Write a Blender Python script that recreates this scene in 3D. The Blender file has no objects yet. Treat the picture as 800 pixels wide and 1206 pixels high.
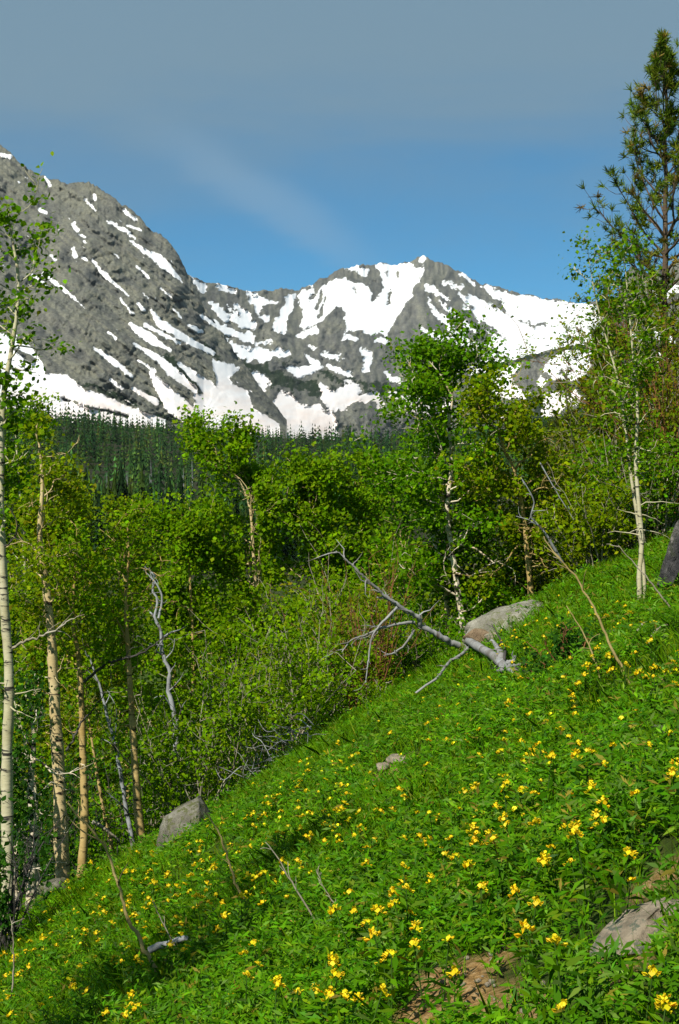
import bpy, math, random
import numpy as np
from mathutils import Vector

R = math.radians
FPX = 1912.0            # focal length in photograph pixels (800 x 1206)
HV = 603.0              # photograph row of the horizon
CZ = 1.65               # eye height above the path

# ------------------------------------------------------------------ camera
scn = bpy.context.scene
COL = scn.collection
cam_d = bpy.data.cameras.new("camera")
cam_d.sensor_fit = 'VERTICAL'
cam_d.sensor_height = 24.0
cam_d.lens = 24.0 * FPX / 1206.0
cam_d.clip_start = 0.05
cam_d.clip_end = 30000.0
cam = bpy.data.objects.new("camera", cam_d)
COL.objects.link(cam)
cam.location = (0, 0, CZ)
cam.rotation_euler = (R(90), 0, 0)
scn.camera = cam

# ------------------------------------------------------------------ world, sun, exposure
SUN_AZ, SUN_EL = R(-146), R(45)      # azimuth measured from +Y towards +X
sun_dir = Vector((math.sin(SUN_AZ) * math.cos(SUN_EL), math.cos(SUN_AZ) * math.cos(SUN_EL), math.sin(SUN_EL)))
world = bpy.data.worlds.new("World")
scn.world = world
world.use_nodes = True
wn, wl = world.node_tree.nodes, world.node_tree.links
wn.clear()


def N(nodes, kind, **kw):
    n = nodes.new(kind)
    for k, v in kw.items():
        if k == 'inp':
            for i, val in v.items():
                n.inputs[i].default_value = val
        else:
            setattr(n, k, v)
    return n


def build_world():
    out = N(wn, 'ShaderNodeOutputWorld')
    bg = N(wn, 'ShaderNodeBackground', inp={1: 0.10})
    sky = N(wn, 'ShaderNodeTexSky', sky_type='NISHITA', sun_disc=False, sun_elevation=SUN_EL,
            sun_rotation=SUN_AZ, altitude=3000.0, air_density=1.0, dust_density=0.0, ozone_density=3.0)
    hs = N(wn, 'ShaderNodeHueSaturation', inp={0: 0.487, 1: 1.42, 2: 0.74})
    wl.new(sky.outputs[0], hs.inputs['Color'])
    tc = N(wn, 'ShaderNodeTexCoord')
    sep = N(wn, 'ShaderNodeSeparateXYZ')
    wl.new(tc.outputs['Generated'], sep.inputs[0])
    # thin high cloud veil: starts about nine degrees up, ragged lower edge, soft streaks
    mp = N(wn, 'ShaderNodeMapping')
    mp.inputs['Scale'].default_value = (2.2, 2.2, 9.0)
    mp.inputs['Rotation'].default_value = (0, R(14), 0)
    wl.new(tc.outputs['Generated'], mp.inputs[0])
    n1 = N(wn, 'ShaderNodeTexNoise', inp={'Scale': 1.6, 'Detail': 7.0, 'Roughness': 0.55, 'Distortion': 0.4})
    wl.new(mp.outputs[0], n1.inputs['Vector'])
    m1 = N(wn, 'ShaderNodeMath', operation='MULTIPLY_ADD', inp={1: 0.16, 2: -0.08})
    wl.new(n1.outputs[0], m1.inputs[0])
    add = N(wn, 'ShaderNodeMath', operation='ADD')
    wl.new(sep.outputs[2], add.inputs[0])
    wl.new(m1.outputs[0], add.inputs[1])
    mr = N(wn, 'ShaderNodeMapRange', interpolation_type='SMOOTHSTEP', inp={1: 0.115, 2: 0.275, 3: 0.0, 4: 0.93})
    wl.new(add.outputs[0], mr.inputs[0])
    # separate slanting streaks of cirrus
    mp2 = N(wn, 'ShaderNodeMapping')
    mp2.inputs['Rotation'].default_value = (0, R(-33), 0)
    mp2.inputs['Scale'].default_value = (2.0, 2.0, 22.0)
    wl.new(tc.outputs['Generated'], mp2.inputs[0])
    n2 = N(wn, 'ShaderNodeTexNoise', inp={'Scale': 1.0, 'Detail': 5.0, 'Roughness': 0.5})
    wl.new(mp2.outputs[0], n2.inputs['Vector'])
    mr2 = N(wn, 'ShaderNodeMapRange', interpolation_type='SMOOTHSTEP', inp={1: 0.50, 2: 0.80, 3: 0.0, 4: 0.40})
    wl.new(n2.outputs[0], mr2.inputs[0])
    mx = N(wn, 'ShaderNodeMath', operation='MAXIMUM')
    wl.new(mr.outputs[0], mx.inputs[0])
    wl.new(mr2.outputs[0], mx.inputs[1])
    # one long slanting wisp over the saddle of the ridge
    def lin(a, b, c):
        vm = N(wn, 'ShaderNodeVectorMath', operation='DOT_PRODUCT')
        vm.inputs[1].default_value = (a, 0, b)
        wl.new(tc.outputs['Generated'], vm.inputs[0])
        ad = N(wn, 'ShaderNodeMath', operation='ADD', inp={1: c})
        wl.new(vm.outputs['Value'], ad.inputs[0])
        return ad
    tt, ww = lin(.845, -.535, .845 * .045 + .535 * .185), lin(.535, .845, .535 * .045 - .845 * .185)
    nw = N(wn, 'ShaderNodeMath', operation='MULTIPLY_ADD', inp={1: 0.07})
    wl.new(n1.outputs[0], nw.inputs[0])
    wl.new(ww.outputs[0], nw.inputs[2])
    wo = N(wn, 'ShaderNodeMath', operation='ADD', inp={1: -0.035})
    wl.new(nw.outputs[0], wo.inputs[0])

    def bell(src, width):
        ab = N(wn, 'ShaderNodeMath', operation='ABSOLUTE')
        wl.new(src.outputs[0], ab.inputs[0])
        m = N(wn, 'ShaderNodeMapRange', interpolation_type='SMOOTHERSTEP', inp={1: 0.0, 2: width, 3: 1.0, 4: 0.0})
        wl.new(ab.outputs[0], m.inputs[0])
        return m
    b1, b2 = bell(wo, .022), bell(tt, .12)
    front = N(wn, 'ShaderNodeMath', operation='GREATER_THAN', inp={1: 0.0})
    wl.new(sep.outputs[1], front.inputs[0])
    pr = N(wn, 'ShaderNodeMath', operation='MULTIPLY')
    wl.new(b1.outputs[0], pr.inputs[0])
    wl.new(b2.outputs[0], pr.inputs[1])
    pr2 = N(wn, 'ShaderNodeMath', operation='MULTIPLY')
    wl.new(pr.outputs[0], pr2.inputs[0])
    wl.new(front.outputs[0], pr2.inputs[1])
    pr3 = N(wn, 'ShaderNodeMath', operation='MULTIPLY', inp={1: 0.30})
    wl.new(pr2.outputs[0], pr3.inputs[0])
    mix = N(wn, 'ShaderNodeMix', data_type='RGBA')
    mix.inputs[7].default_value = (1.36, 2.16, 2.78, 1)
    wl.new(mx.outputs[0], mix.inputs[0])
    wl.new(hs.outputs[0], mix.inputs[6])
    mixw = N(wn, 'ShaderNodeMix', data_type='RGBA')
    mixw.inputs[7].default_value = (2.3, 3.2, 4.0, 1)
    wl.new(pr3.outputs[0], mixw.inputs[0])
    wl.new(mix.outputs[2], mixw.inputs[6])
    wl.new(mixw.outputs[2], bg.inputs[0])
    wl.new(bg.outputs[0], out.inputs[0])


build_world()
sun_d = bpy.data.lights.new("sun", 'SUN')
sun_d.energy = 5.0
sun_d.angle = R(0.53)
sun_d.color = (1.0, 0.94, 0.82)
sun = bpy.data.objects.new("sun", sun_d)
COL.objects.link(sun)
sun.location = (0, 0, 60)
sun.rotation_euler = sun_dir.to_track_quat('Z', 'Y').to_euler()
vs = scn.view_settings
vs.view_transform = 'Standard'
vs.look = 'None'
vs.exposure = 0.50
vs.gamma = 1.0
vs.use_curve_mapping = False
scn.cycles.max_bounces = 8
scn.cycles.diffuse_bounces = 5
scn.cycles.transmission_bounces = 4
scn.cycles.transparent_max_bounces = 4
scn.cycles.caustics_reflective = False
scn.cycles.caustics_refractive = False

# ------------------------------------------------------------------ helpers


def P(u, v, d):
    """photograph pixel + distance along the view axis -> world"""
    u, v, d = np.asarray(u, float), np.asarray(v, float), np.asarray(d, float)
    return np.stack(np.broadcast_arrays((u - 400.0) / FPX * d, d, CZ + (HV - v) / FPX * d), -1)


def hash2(ix, iy, seed):
    h = (ix.astype(np.int64) * 374761393 + iy.astype(np.int64) * 668265263 + seed * 1442695041) & 0x7fffffff
    h = ((h ^ (h >> 13)) * 1274126177) & 0x7fffffff
    return ((h ^ (h >> 16)) & 0xffff) / 65535.0


def vnoise(x, y, seed=0):
    x, y = np.asarray(x, float), np.asarray(y, float)
    ix, iy = np.floor(x), np.floor(y)
    fx, fy = x - ix, y - iy
    fx, fy = fx * fx * fx * (fx * (fx * 6 - 15) + 10), fy * fy * fy * (fy * (fy * 6 - 15) + 10)
    a, b = hash2(ix, iy, seed), hash2(ix + 1, iy, seed)
    c, d = hash2(ix, iy + 1, seed), hash2(ix + 1, iy + 1, seed)
    return (a * (1 - fx) + b * fx) * (1 - fy) + (c * (1 - fx) + d * fx) * fy


def fbm(x, y, seed=0, octv=4, gain=0.5):
    s, a, t = 0, 1.0, 0
    for o in range(octv):
        s = s + a * (vnoise(x * 2 ** o, y * 2 ** o, seed + o * 17) - 0.5)
        t += a
        a *= gain
    return s / t * 2


class Geo:
    def __init__(self):
        self.v, self.c, self.f, self.n = [], [], [], 0

    def add(self, V, F, c=None):
        V = np.asarray(V, float).reshape(-1, 3)
        F = np.asarray(F, int)
        self.v.append(V)
        self.f.append(F + self.n)
        if c is None:
            c = (1, 1, 1)
        c = np.asarray(c, float)
        if c.ndim == 1:
            c = np.tile(c, (len(V), 1))
        self.c.append(c)
        self.n += len(V)

    def tris(self):
        return sum(len(f) * (f.shape[1] - 2) for f in self.f)

    def mesh(self, name, origin=(0, 0, 0), smooth=False, color=True, attrs=None):
        V = np.concatenate(self.v) - np.asarray(origin)
        me = bpy.data.meshes.new(name)
        me.vertices.add(len(V))
        me.vertices.foreach_set('co', V.astype(np.float32).ravel())
        loops = np.concatenate([f.ravel() for f in self.f])
        tot = np.concatenate([np.full(len(f), f.shape[1]) for f in self.f])
        start = np.concatenate([[0], np.cumsum(tot)[:-1]])
        me.loops.add(len(loops))
        me.loops.foreach_set('vertex_index', loops.astype(np.int32))
        me.polygons.add(len(tot))
        me.polygons.foreach_set('loop_start', start.astype(np.int32))
        me.polygons.foreach_set('loop_total', tot.astype(np.int32))
        if smooth:
            me.polygons.foreach_set('use_smooth', np.ones(len(tot), bool))
        if color:
            at = me.attributes.new('tint', 'FLOAT_COLOR', 'POINT')
            C = np.concatenate(self.c)
            at.data.foreach_set('color', np.concatenate([C, np.ones((len(C), 1))], 1).astype(np.float32).ravel())
        for k, a in (attrs or {}).items():
            at = me.attributes.new(k, 'FLOAT', 'POINT')
            at.data.foreach_set('value', np.asarray(a, np.float32).ravel())
        me.update(calc_edges=True)
        return me


def link(name, data, mat=None, parent=None, loc=(0, 0, 0)):
    o = bpy.data.objects.new(name, data)
    COL.objects.link(o)
    o.location = loc
    if mat is not None and data is not None and not data.materials:
        data.materials.append(mat)
    if parent is not None:
        o.parent = parent
    return o


def tag(o, label=None, cat=None, group=None, kind=None):
    if label:
        o['label'] = label
    if cat:
        o['category'] = cat
    if group:
        o['group'] = group
    if kind:
        o['kind'] = kind
    return o


def thing(name, loc, label, cat, group=None):
    return tag(link(name, None, loc=tuple(loc)), label, cat, group)


def resample(pts, n, jit=0.0, rng=None):
    pts = np.asarray(pts, float)
    seg = np.linalg.norm(np.diff(pts, axis=0), axis=1)
    t = np.concatenate([[0], np.cumsum(seg)])
    # catmull-rom over the control points
    ts = np.linspace(0, t[-1], n)
    k = np.clip(np.searchsorted(t, ts, 'right') - 1, 0, len(pts) - 2)
    a = (ts - t[k]) / np.maximum(seg[k], 1e-9)
    p1, p2 = pts[k], pts[k + 1]
    p0 = pts[np.maximum(k - 1, 0)]
    p3 = pts[np.minimum(k + 2, len(pts) - 1)]
    a = a[:, None]
    out = 0.5 * (2 * p1 + (p2 - p0) * a + (2 * p0 - 5 * p1 + 4 * p2 - p3) * a ** 2 + (3 * p1 - p0 - 3 * p2 + p3) * a ** 3)
    if jit and rng is not None:
        j = rng.normal(0, jit, out.shape)
        j[0] = 0
        out = out + j
    return out


def tube(g, pts, rad, sides=6, c=None, cap=True, rng=None, knob=0.0):
    pts = np.asarray(pts, float)
    n = len(pts)
    rad = np.broadcast_to(np.asarray(rad, float), (n,))
    T = np.gradient(pts, axis=0)
    T /= np.maximum(np.linalg.norm(T, axis=1, keepdims=True), 1e-9)
    ref = np.array([0.31, 0.17, 0.93]) if abs(T[0] @ np.array([0.31, 0.17, 0.93])) < 0.9 else np.array([0.9, 0.3, 0.1])
    A = np.cross(T, ref)
    A /= np.maximum(np.linalg.norm(A, axis=1, keepdims=True), 1e-9)
    B = np.cross(T, A)
    th = np.linspace(0, 2 * np.pi, sides, endpoint=False)
    rr = np.broadcast_to(rad[:, None], (n, sides)).copy()
    if rng is not None and knob:
        rr = rr * (1 + rng.normal(0, knob, rr.shape))
    V = pts[:, None] + rr[..., None] * (np.cos(th)[None, :, None] * A[:, None] + np.sin(th)[None, :, None] * B[:, None])
    i = np.arange(n - 1)[:, None] * sides
    j = np.arange(sides)[None]
    k = (j + 1) % sides
    F = np.stack([i + j, i + k, i + sides + k, i + sides + j], -1).reshape(-1, 4)
    g.add(V.reshape(-1, 3), F, c)
    if cap:
        m = len(pts) * sides
        g.add(V[-1], np.arange(sides)[None], c)
        g.add(V[0], np.arange(sides)[::-1][None], c)


def unit(a):
    return a / np.maximum(np.linalg.norm(a, axis=-1, keepdims=True), 1e-9)


def leaves(g, rng, C, size, colors, up=0.6, aspect=0.72, shape='diamond', tdir=None):
    """leaf-sized faces round the points C"""
    n = len(C)
    size = np.broadcast_to(np.asarray(size, float), (n,))[:, None]
    nrm = unit(rng.normal(0, 1, (n, 3)) * .9 + np.array([-0.35, -0.55, 0.95]) * up)
    t = rng.normal(0, 1, (n, 3)) if tdir is None else tdir
    t = unit(t - nrm * np.sum(t * nrm, 1, keepdims=True))
    b = np.cross(nrm, t)
    w = size * aspect * 0.5
    L = size * 0.5
    bend = nrm * size * rng.uniform(-0.05, 0.22, (n, 1))
    if shape == 'diamond':
        Q = [C - t * L, C + b * w + bend, C + t * L, C - b * w + bend]
    elif shape == 'round':
        Q = [C - t * L, C - t * L * 0.35 + b * w + bend, C + t * L * 0.45 + b * w * 0.8 + bend * .6, C + t * L * 1.05,
             C + t * L * 0.45 - b * w * 0.8 + bend * .6, C - t * L * 0.35 - b * w + bend]
    elif shape == 'lance':
        Q = [C - t * L, C + b * w + bend * .5, C + t * L - nrm * size * 0.10, C - b * w + bend * .5]
    k = len(Q)
    V = np.stack(Q, 1).reshape(-1, 3)
    F = np.arange(n * k).reshape(n, k)
    g.add(V, F, np.repeat(colors, k, 0))


def palette(rng, n, cols, var=0.18):
    """random colour per leaf out of a list of (weight, rgb)"""
    w = np.array([c[0] for c in cols], float)
    k = rng.choice(len(cols), n, p=w / w.sum())
    base = np.array([c[1] for c in cols], float)[k]
    return base * np.exp(rng.normal(0, var, (n, 1))) * (1 + rng.normal(0, 0.06, (n, 3)))


# ------------------------------------------------------------------ materials
def new_mat(name):
    m = bpy.data.materials.new(name)
    m.use_nodes = True
    m.node_tree.nodes.clear()
    return m, m.node_tree.nodes, m.node_tree.links


def leaf_mat(name, trans=0.35, rough=0.6, spec=0.05, tgain=(1.2, 1.15, 0.4)):
    m, n, l = new_mat(name)
    out = N(n, 'ShaderNodeOutputMaterial')
    at = N(n, 'ShaderNodeAttribute', attribute_name='tint')
    p = N(n, 'ShaderNodeBsdfPrincipled', inp={'Roughness': rough, 'Specular IOR Level': spec})
    l.new(at.outputs['Color'], p.inputs['Base Color'])
    tr = N(n, 'ShaderNodeBsdfTranslucent')
    mul = N(n, 'ShaderNodeMix', data_type='RGBA', blend_type='MULTIPLY', inp={0: 1.0})
    mul.inputs[7].default_value = tgain + (1,)
    l.new(at.outputs['Color'], mul.inputs[6])
    l.new(mul.outputs[2], tr.inputs[0])
    mx = N(n, 'ShaderNodeMixShader', inp={0: trans})
    l.new(p.outputs[0], mx.inputs[1])
    l.new(tr.outputs[0], mx.inputs[2])
    l.new(mx.outputs[0], out.inputs[0])
    return m


def ramp(n, stops, interp='LINEAR'):
    r = N(n, 'ShaderNodeValToRGB')
    r.color_ramp.interpolation = interp
    el = r.color_ramp.elements
    while len(el) > 1:
        el.remove(el[-1])
    el[0].position, el[0].color = stops[0][0], tuple(stops[0][1]) + (1,)
    for p, c in stops[1:]:
        e = el.new(p)
        e.color = tuple(c) + (1,)
    return r


def bark_mat(name, pale, mid, scar, scar_amt=0.40, zscale=9.0):
    """aspen bark: smooth pale to tan skin with dark knots and cross scars"""
    m, n, l = new_mat(name)
    out = N(n, 'ShaderNodeOutputMaterial')
    p = N(n, 'ShaderNodeBsdfPrincipled', inp={'Roughness': 0.8, 'Specular IOR Level': 0.2})
    tc = N(n, 'ShaderNodeTexCoord')
    big = N(n, 'ShaderNodeTexNoise', inp={'Scale': 3.0, 'Detail': 5.0, 'Roughness': 0.6})
    l.new(tc.outputs['Object'], big.inputs['Vector'])
    rb = ramp(n, [(0.32, mid), (0.62, pale)])
    l.new(big.outputs[0], rb.inputs[0])
    mp = N(n, 'ShaderNodeMapping')
    mp.inputs['Scale'].default_value = (5.0, 5.0, zscale * 2.2)
    l.new(tc.outputs['Object'], mp.inputs[0])
    sc = N(n, 'ShaderNodeTexNoise', inp={'Scale': 1.0, 'Detail': 3.0, 'Roughness': 0.6, 'Distortion': 0.6})
    l.new(mp.outputs[0], sc.inputs['Vector'])
    rs = ramp(n, [(0.62 - scar_amt * 0.1, (0, 0, 0)), (0.70 - scar_amt * 0.1, (1, 1, 1))])
    l.new(sc.outputs[0], rs.inputs[0])
    mx = N(n, 'ShaderNodeMix', data_type='RGBA')
    mx.inputs[7].default_value = tuple(scar) + (1,)
    l.new(rs.outputs[0], mx.inputs[0])
    l.new(rb.outputs[0], mx.inputs[6])
    l.new(mx.outputs[2], p.inputs['Base Color'])
    bp = N(n, 'ShaderNodeBump', inp={'Strength': 0.5, 'Distance': 0.01})
    l.new(sc.outputs[0], bp.inputs['Height'])
    l.new(bp.outputs[0], p.inputs['Normal'])
    l.new(p.outputs[0], out.inputs[0])
    return m


def stone_mat(name, stops, scale=3.0, lichen=None, bump=0.5, dist=0.03):
    m, n, l = new_mat(name)
    out = N(n, 'ShaderNodeOutputMaterial')
    p = N(n, 'ShaderNodeBsdfPrincipled', inp={'Roughness': 0.92, 'Specular IOR Level': 0.15})
    tc = N(n, 'ShaderNodeTexCoord')
    a = N(n, 'ShaderNodeTexNoise', inp={'Scale': scale, 'Detail': 8.0, 'Roughness': 0.65, 'Distortion': 0.3})
    l.new(tc.outputs['Object'], a.inputs['Vector'])
    r = ramp(n, stops)
    l.new(a.outputs[0], r.inputs[0])
    src = r.outputs[0]
    if lichen:
        b = N(n, 'ShaderNodeTexNoise', inp={'Scale': scale * 2.3, 'Detail': 6.0, 'Roughness': 0.7})
        l.new(tc.outputs['Object'], b.inputs['Vector'])
        rb = ramp(n, [(0.52, (0, 0, 0)), (0.58, (1, 1, 1))])
        l.new(b.outputs[0], rb.inputs[0])
        mx = N(n, 'ShaderNodeMix', data_type='RGBA')
        mx.inputs[7].default_value = tuple(lichen) + (1,)
        l.new(rb.outputs[0], mx.inputs[0])
        l.new(src, mx.inputs[6])
        src = mx.outputs[2]
    l.new(src, p.inputs['Base Color'])
    bp = N(n, 'ShaderNodeBump', inp={'Strength': bump, 'Distance': dist})
    c = N(n, 'ShaderNodeTexNoise', inp={'Scale': scale * 5, 'Detail': 8.0, 'Roughness': 0.7})
    l.new(tc.outputs['Object'], c.inputs['Vector'])
    l.new(c.outputs[0], bp.inputs['Height'])
    l.new(bp.outputs[0], p.inputs['Normal'])
    l.new(p.outputs[0], out.inputs[0])
    return m


M = {}
M['leaf'] = leaf_mat('leaf_green', trans=0.48)
M['meadow_leaf'] = leaf_mat('meadow_leaf', trans=0.38, rough=0.5, spec=0.10)
M['needle'] = leaf_mat('needle', trans=0.22, rough=0.6, spec=0.12)
M['far_needle'] = leaf_mat('far_needle', trans=0.0, rough=0.9, spec=0.0)
M['petal'] = leaf_mat('petal', trans=0.30, rough=0.55, spec=0.2, tgain=(1.0, 0.9, 0.3))
M['bark_tan'] = bark_mat('bark_tan', (0.52, 0.42, 0.23), (0.36, 0.26, 0.11), (0.035, 0.025, 0.018))
M['bark_gold'] = bark_mat('bark_gold', (0.46, 0.34, 0.14), (0.29, 0.19, 0.06), (0.03, 0.02, 0.012), 0.3)
M['bark_pale'] = bark_mat('bark_pale', (0.48, 0.45, 0.31), (0.34, 0.31, 0.17), (0.03, 0.028, 0.025), 0.55)
M['bark_white'] = bark_mat('bark_white', (0.66, 0.60, 0.48), (0.46, 0.36, 0.22), (0.025, 0.02, 0.018), 1.0, 6.0)
M['bark_dead'] = bark_mat('bark_dead', (0.32, 0.34, 0.36), (0.15, 0.145, 0.14), (0.05, 0.04, 0.035), 0.7, 3.0)
M['bark_log'] = bark_mat('bark_log', (0.29, 0.295, 0.30), (0.14, 0.13, 0.115), (0.09, 0.07, 0.055), 0.35, 0.5)
M['bark_dark'] = bark_mat('bark_dark', (0.07, 0.065, 0.06), (0.03, 0.026, 0.024), (0.015, 0.012, 0.01), 0.2)
M['bark_pine'] = bark_mat('bark_pine', (0.12, 0.085, 0.055), (0.06, 0.042, 0.028), (0.02, 0.015, 0.01), 0.5)
M['bark_sapling'] = bark_mat('bark_sapling', (0.40, 0.32, 0.13), (0.25, 0.18, 0.07), (0.07, 0.04, 0.02), 0.2)
M['bark_red'] = bark_mat('bark_red', (0.22, 0.10, 0.035), (0.11, 0.05, 0.02), (0.03, 0.02, 0.015), 0.2)
M['bark_shrub'] = bark_mat('bark_shrub', (0.34, 0.31, 0.24), (0.16, 0.13, 0.08), (0.03, 0.02, 0.015), 0.3)
M['stone_grey'] = stone_mat('stone_grey', [(0.32, (0.07, 0.066, 0.05)), (0.5, (0.17, 0.16, 0.125)), (0.68, (0.30, 0.29, 0.24))], 5.0, (0.11, 0.12, 0.05), 1.0, .05)
M['stone_pale'] = stone_mat('stone_pale', [(0.32, (0.12, 0.115, 0.09)), (0.5, (0.26, 0.25, 0.205)), (0.68, (0.40, 0.385, 0.33))], 4.0, (0.15, 0.16, 0.08), 1.0, .05)
M['stone_brown'] = stone_mat('stone_brown', [(0.30, (0.12, 0.08, 0.05)), (0.6, (0.26, 0.19, 0.12)), (0.8, (0.33, 0.27, 0.19))], 6.0, None, 1.0, .04)
M['stone_dark'] = stone_mat('stone_dark', [(0.38, (0.030, 0.030, 0.033)), (0.53, (0.085, 0.082, 0.084)), (0.66, (0.32, 0.29, 0.26))], 3.2, (0.05, 0.055, 0.04), 1.0, .06)
M['stone_pink'] = stone_mat('stone_pink', [(0.32, (0.16, 0.135, 0.095)), (0.52, (0.36, 0.30, 0.22)), (0.70, (0.50, 0.42, 0.32))], 9.0, (0.13, 0.15, 0.11), 1.0, .03)

# ------------------------------------------------------------------ ground
# control points: pixel + distance on the flowery slope, then the dip beyond its edge and the valley side
cp = [(0, 1206, 11.8), (200, 1206, 8.1), (400, 1206, 6.2), (600, 1206, 5.0), (800, 1206, 4.2),
      (400, 1000, 10.5), (600, 1000, 7.6), (800, 1000, 5.9), (600, 850, 12.0), (800, 850, 8.6), (200, 1100, 11.4),
      (0, 1150, 14.9), (700, 770, 13.6), (800, 750, 11.8), (755, 722, 16.0), (640, 800, 13.4), (800, 690, 16.5),
      (0, 1092, 20), (100, 1050, 20), (190, 1008, 20), (330, 910, 20.5), (430, 845, 21.5), (540, 780, 21.5), (640, 708, 22.5),
      (720, 668, 22), (800, 640, 22)]
pts = P(*np.array(cp).T)
ctrl = [tuple(p) for p in pts]
ctrl += [(0, 0, 0), (-5, 0, -3.0), (5, 0, 2.9), (0, -8, 0.4), (-8, -8, -4.4), (8, -8, 5.0), (-8, 6, -5.3), (8, 6, 4.0),
         (-8, 14, -6.3), (8, 14, 3.4), (-7, 24, -6.6), (-11, 30, -8.4), (-14, 20, -9.3), (-20, 40, -11.4), (-6, 36, -7.6), (0, 33, -4.6),
         (0, 27, -2.9), (2.5, 27, -1.3), (6, 30, 1.7), (9, 40, 3.4), (10, 30, 4.6), (12, 20, 5.0), (16, 48, 6.5), (4.2, 32, 0.0),
         (4, 42, -0.6), (0, 46, -5.6), (-9, 46, -9.2), (9, 48, 3.2), (-15, -2, -8), (15, -2, 8.2), (-2.5, 25.5, -4.4)]
ctrl = np.array(ctrl)


def tps_fit(c):
    n = len(c)
    d = np.linalg.norm(c[:, None, :2] - c[None, :, :2], axis=-1)
    K = d * d * np.log(np.maximum(d, 1e-6)) + np.eye(n) * 0.6
    Pm = np.concatenate([np.ones((n, 1)), c[:, :2]], 1)
    A = np.block([[K, Pm], [Pm.T, np.zeros((3, 3))]])
    return np.linalg.solve(A, np.concatenate([c[:, 2], np.zeros(3)]))


TPS = tps_fit(ctrl)
AZ = np.array([-3.2, -1.2, -.35, -.2, -.1, 0, .1, .2, .35, 1.2, 3.2])
RR = np.array([45, 80, 150, 300, 600, 1000, 1600, 2500, 6000.])
ZT = np.array([[0, -14, -14, -10.5, -8.5, -5.5, -1.0, 3.0, 6.5, 14, 0],
               [0, -15, -14.5, -14, -13, -10, -5, 3.5, 12, 20, 0],
               [0, -15, -14, -14, -13, -11, -6, 6, 20, 34, 0],
               [0, -8, -6, -6, -8, -8, -3, 14, 34, 60, 0],
               [0, 10, 14, 11, 5, 3, 10, 30, 62, 80, 0],
               [0, 38, 44, 38, 28, 23, 31, 56, 95, 100, 0],
               [0, 90, 102, 94, 80, 70, 78, 105, 150, 150, 0],
               [0, 120, 140, 130, 115, 105, 112, 140, 180, 170, 0],
               [0, 120, 140, 130, 115, 105, 112, 140, 180, 170, 0]])


def gz(x, y):
    x, y = np.asarray(x, float), np.asarray(y, float)
    shp = np.broadcast(x, y).shape
    x, y = np.broadcast_to(x, shp).ravel(), np.broadcast_to(y, shp).ravel()
    r = np.hypot(x, y)
    near = np.zeros(len(x))
    mk = r < 62
    if mk.any():
        xx, yy = x[mk], y[mk]
        d = np.hypot(xx[:, None] - ctrl[None, :, 0], yy[:, None] - ctrl[None, :, 1])
        n = len(ctrl)
        near[mk] = (d * d * np.log(np.maximum(d, 1e-6))) @ TPS[:n] + TPS[n] + TPS[n + 1] * xx + TPS[n + 2] * yy
    az = np.arctan2(x, y)
    ia = np.clip(np.searchsorted(AZ, az) - 1, 0, len(AZ) - 2)
    ta = (az - AZ[ia]) / (AZ[ia + 1] - AZ[ia])
    lr, lR = np.log(np.maximum(r, 45)), np.log(RR)
    ir = np.clip(np.searchsorted(lR, lr) - 1, 0, len(RR) - 2)
    tr = np.clip((lr - lR[ir]) / (lR[ir + 1] - lR[ir]), 0, 1)
    far = (ZT[ir, ia] * (1 - ta) + ZT[ir, ia + 1] * ta) * (1 - tr) + (ZT[ir + 1, ia] * (1 - ta) + ZT[ir + 1, ia + 1] * ta) * tr
    far = far + np.clip((r - 80) / 400, 0, 1) * 6 * fbm(x / 120, y / 120, 5, 3)
    w = np.clip((r - 26) / 30, 0, 1)
    w = w * w * (3 - 2 * w)
    bump = 0.10 * fbm(x / 1.3, y / 1.3, 3, 3) + 0.05 * fbm(x / 0.35, y / 0.35, 8, 2)
    return (near * (1 - w) + far * w + bump).reshape(shp)


def G(u, v, d0=3.0, d1=40.0):
    """where the view ray through a photograph pixel meets the slope"""
    d = np.geomspace(d0, d1, 900)
    p = P(u, v, d)
    h = p[:, 2] - gz(p[:, 0], p[:, 1])
    k = np.argmax(h < 0) if (h < 0).any() else len(d) - 1
    k = max(k, 1)
    q = p[k].copy()
    q[2] = gz(q[0], q[1])
    return q


def at(u, d):
    """ground point straight below pixel column u at distance d"""
    x = (u - 400) / FPX * d
    return np.array([x, d, float(gz(x, d))])


# bare patches on the slope: world centre, radii
BARE = []
for (u, v, rx, ry) in [(548, 1174, .21, .44), (628, 1192, .08, .2), (757, 1108, .18, .34), (720, 1135, .10, .22), (470, 900, .22, .4), (790, 1035, .10, .2), (760, 815, .3, .35), (436, 960, .0, .0), (640, 995, .05, .1)]:
    q = G(u, v)
    BARE.append((q[0], q[1], rx, ry))


def bare_amount(x, y):
    m = np.full(np.shape(x), -9.0)
    for (bx, by, rx, ry) in BARE:
        if rx > 0:
            m = np.maximum(m, 1 - np.hypot((x - bx) / rx, (y - by) / ry))
    return m + 0.8 * fbm(np.asarray(x) / .13, np.asarray(y) / .13, 21, 3)


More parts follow.
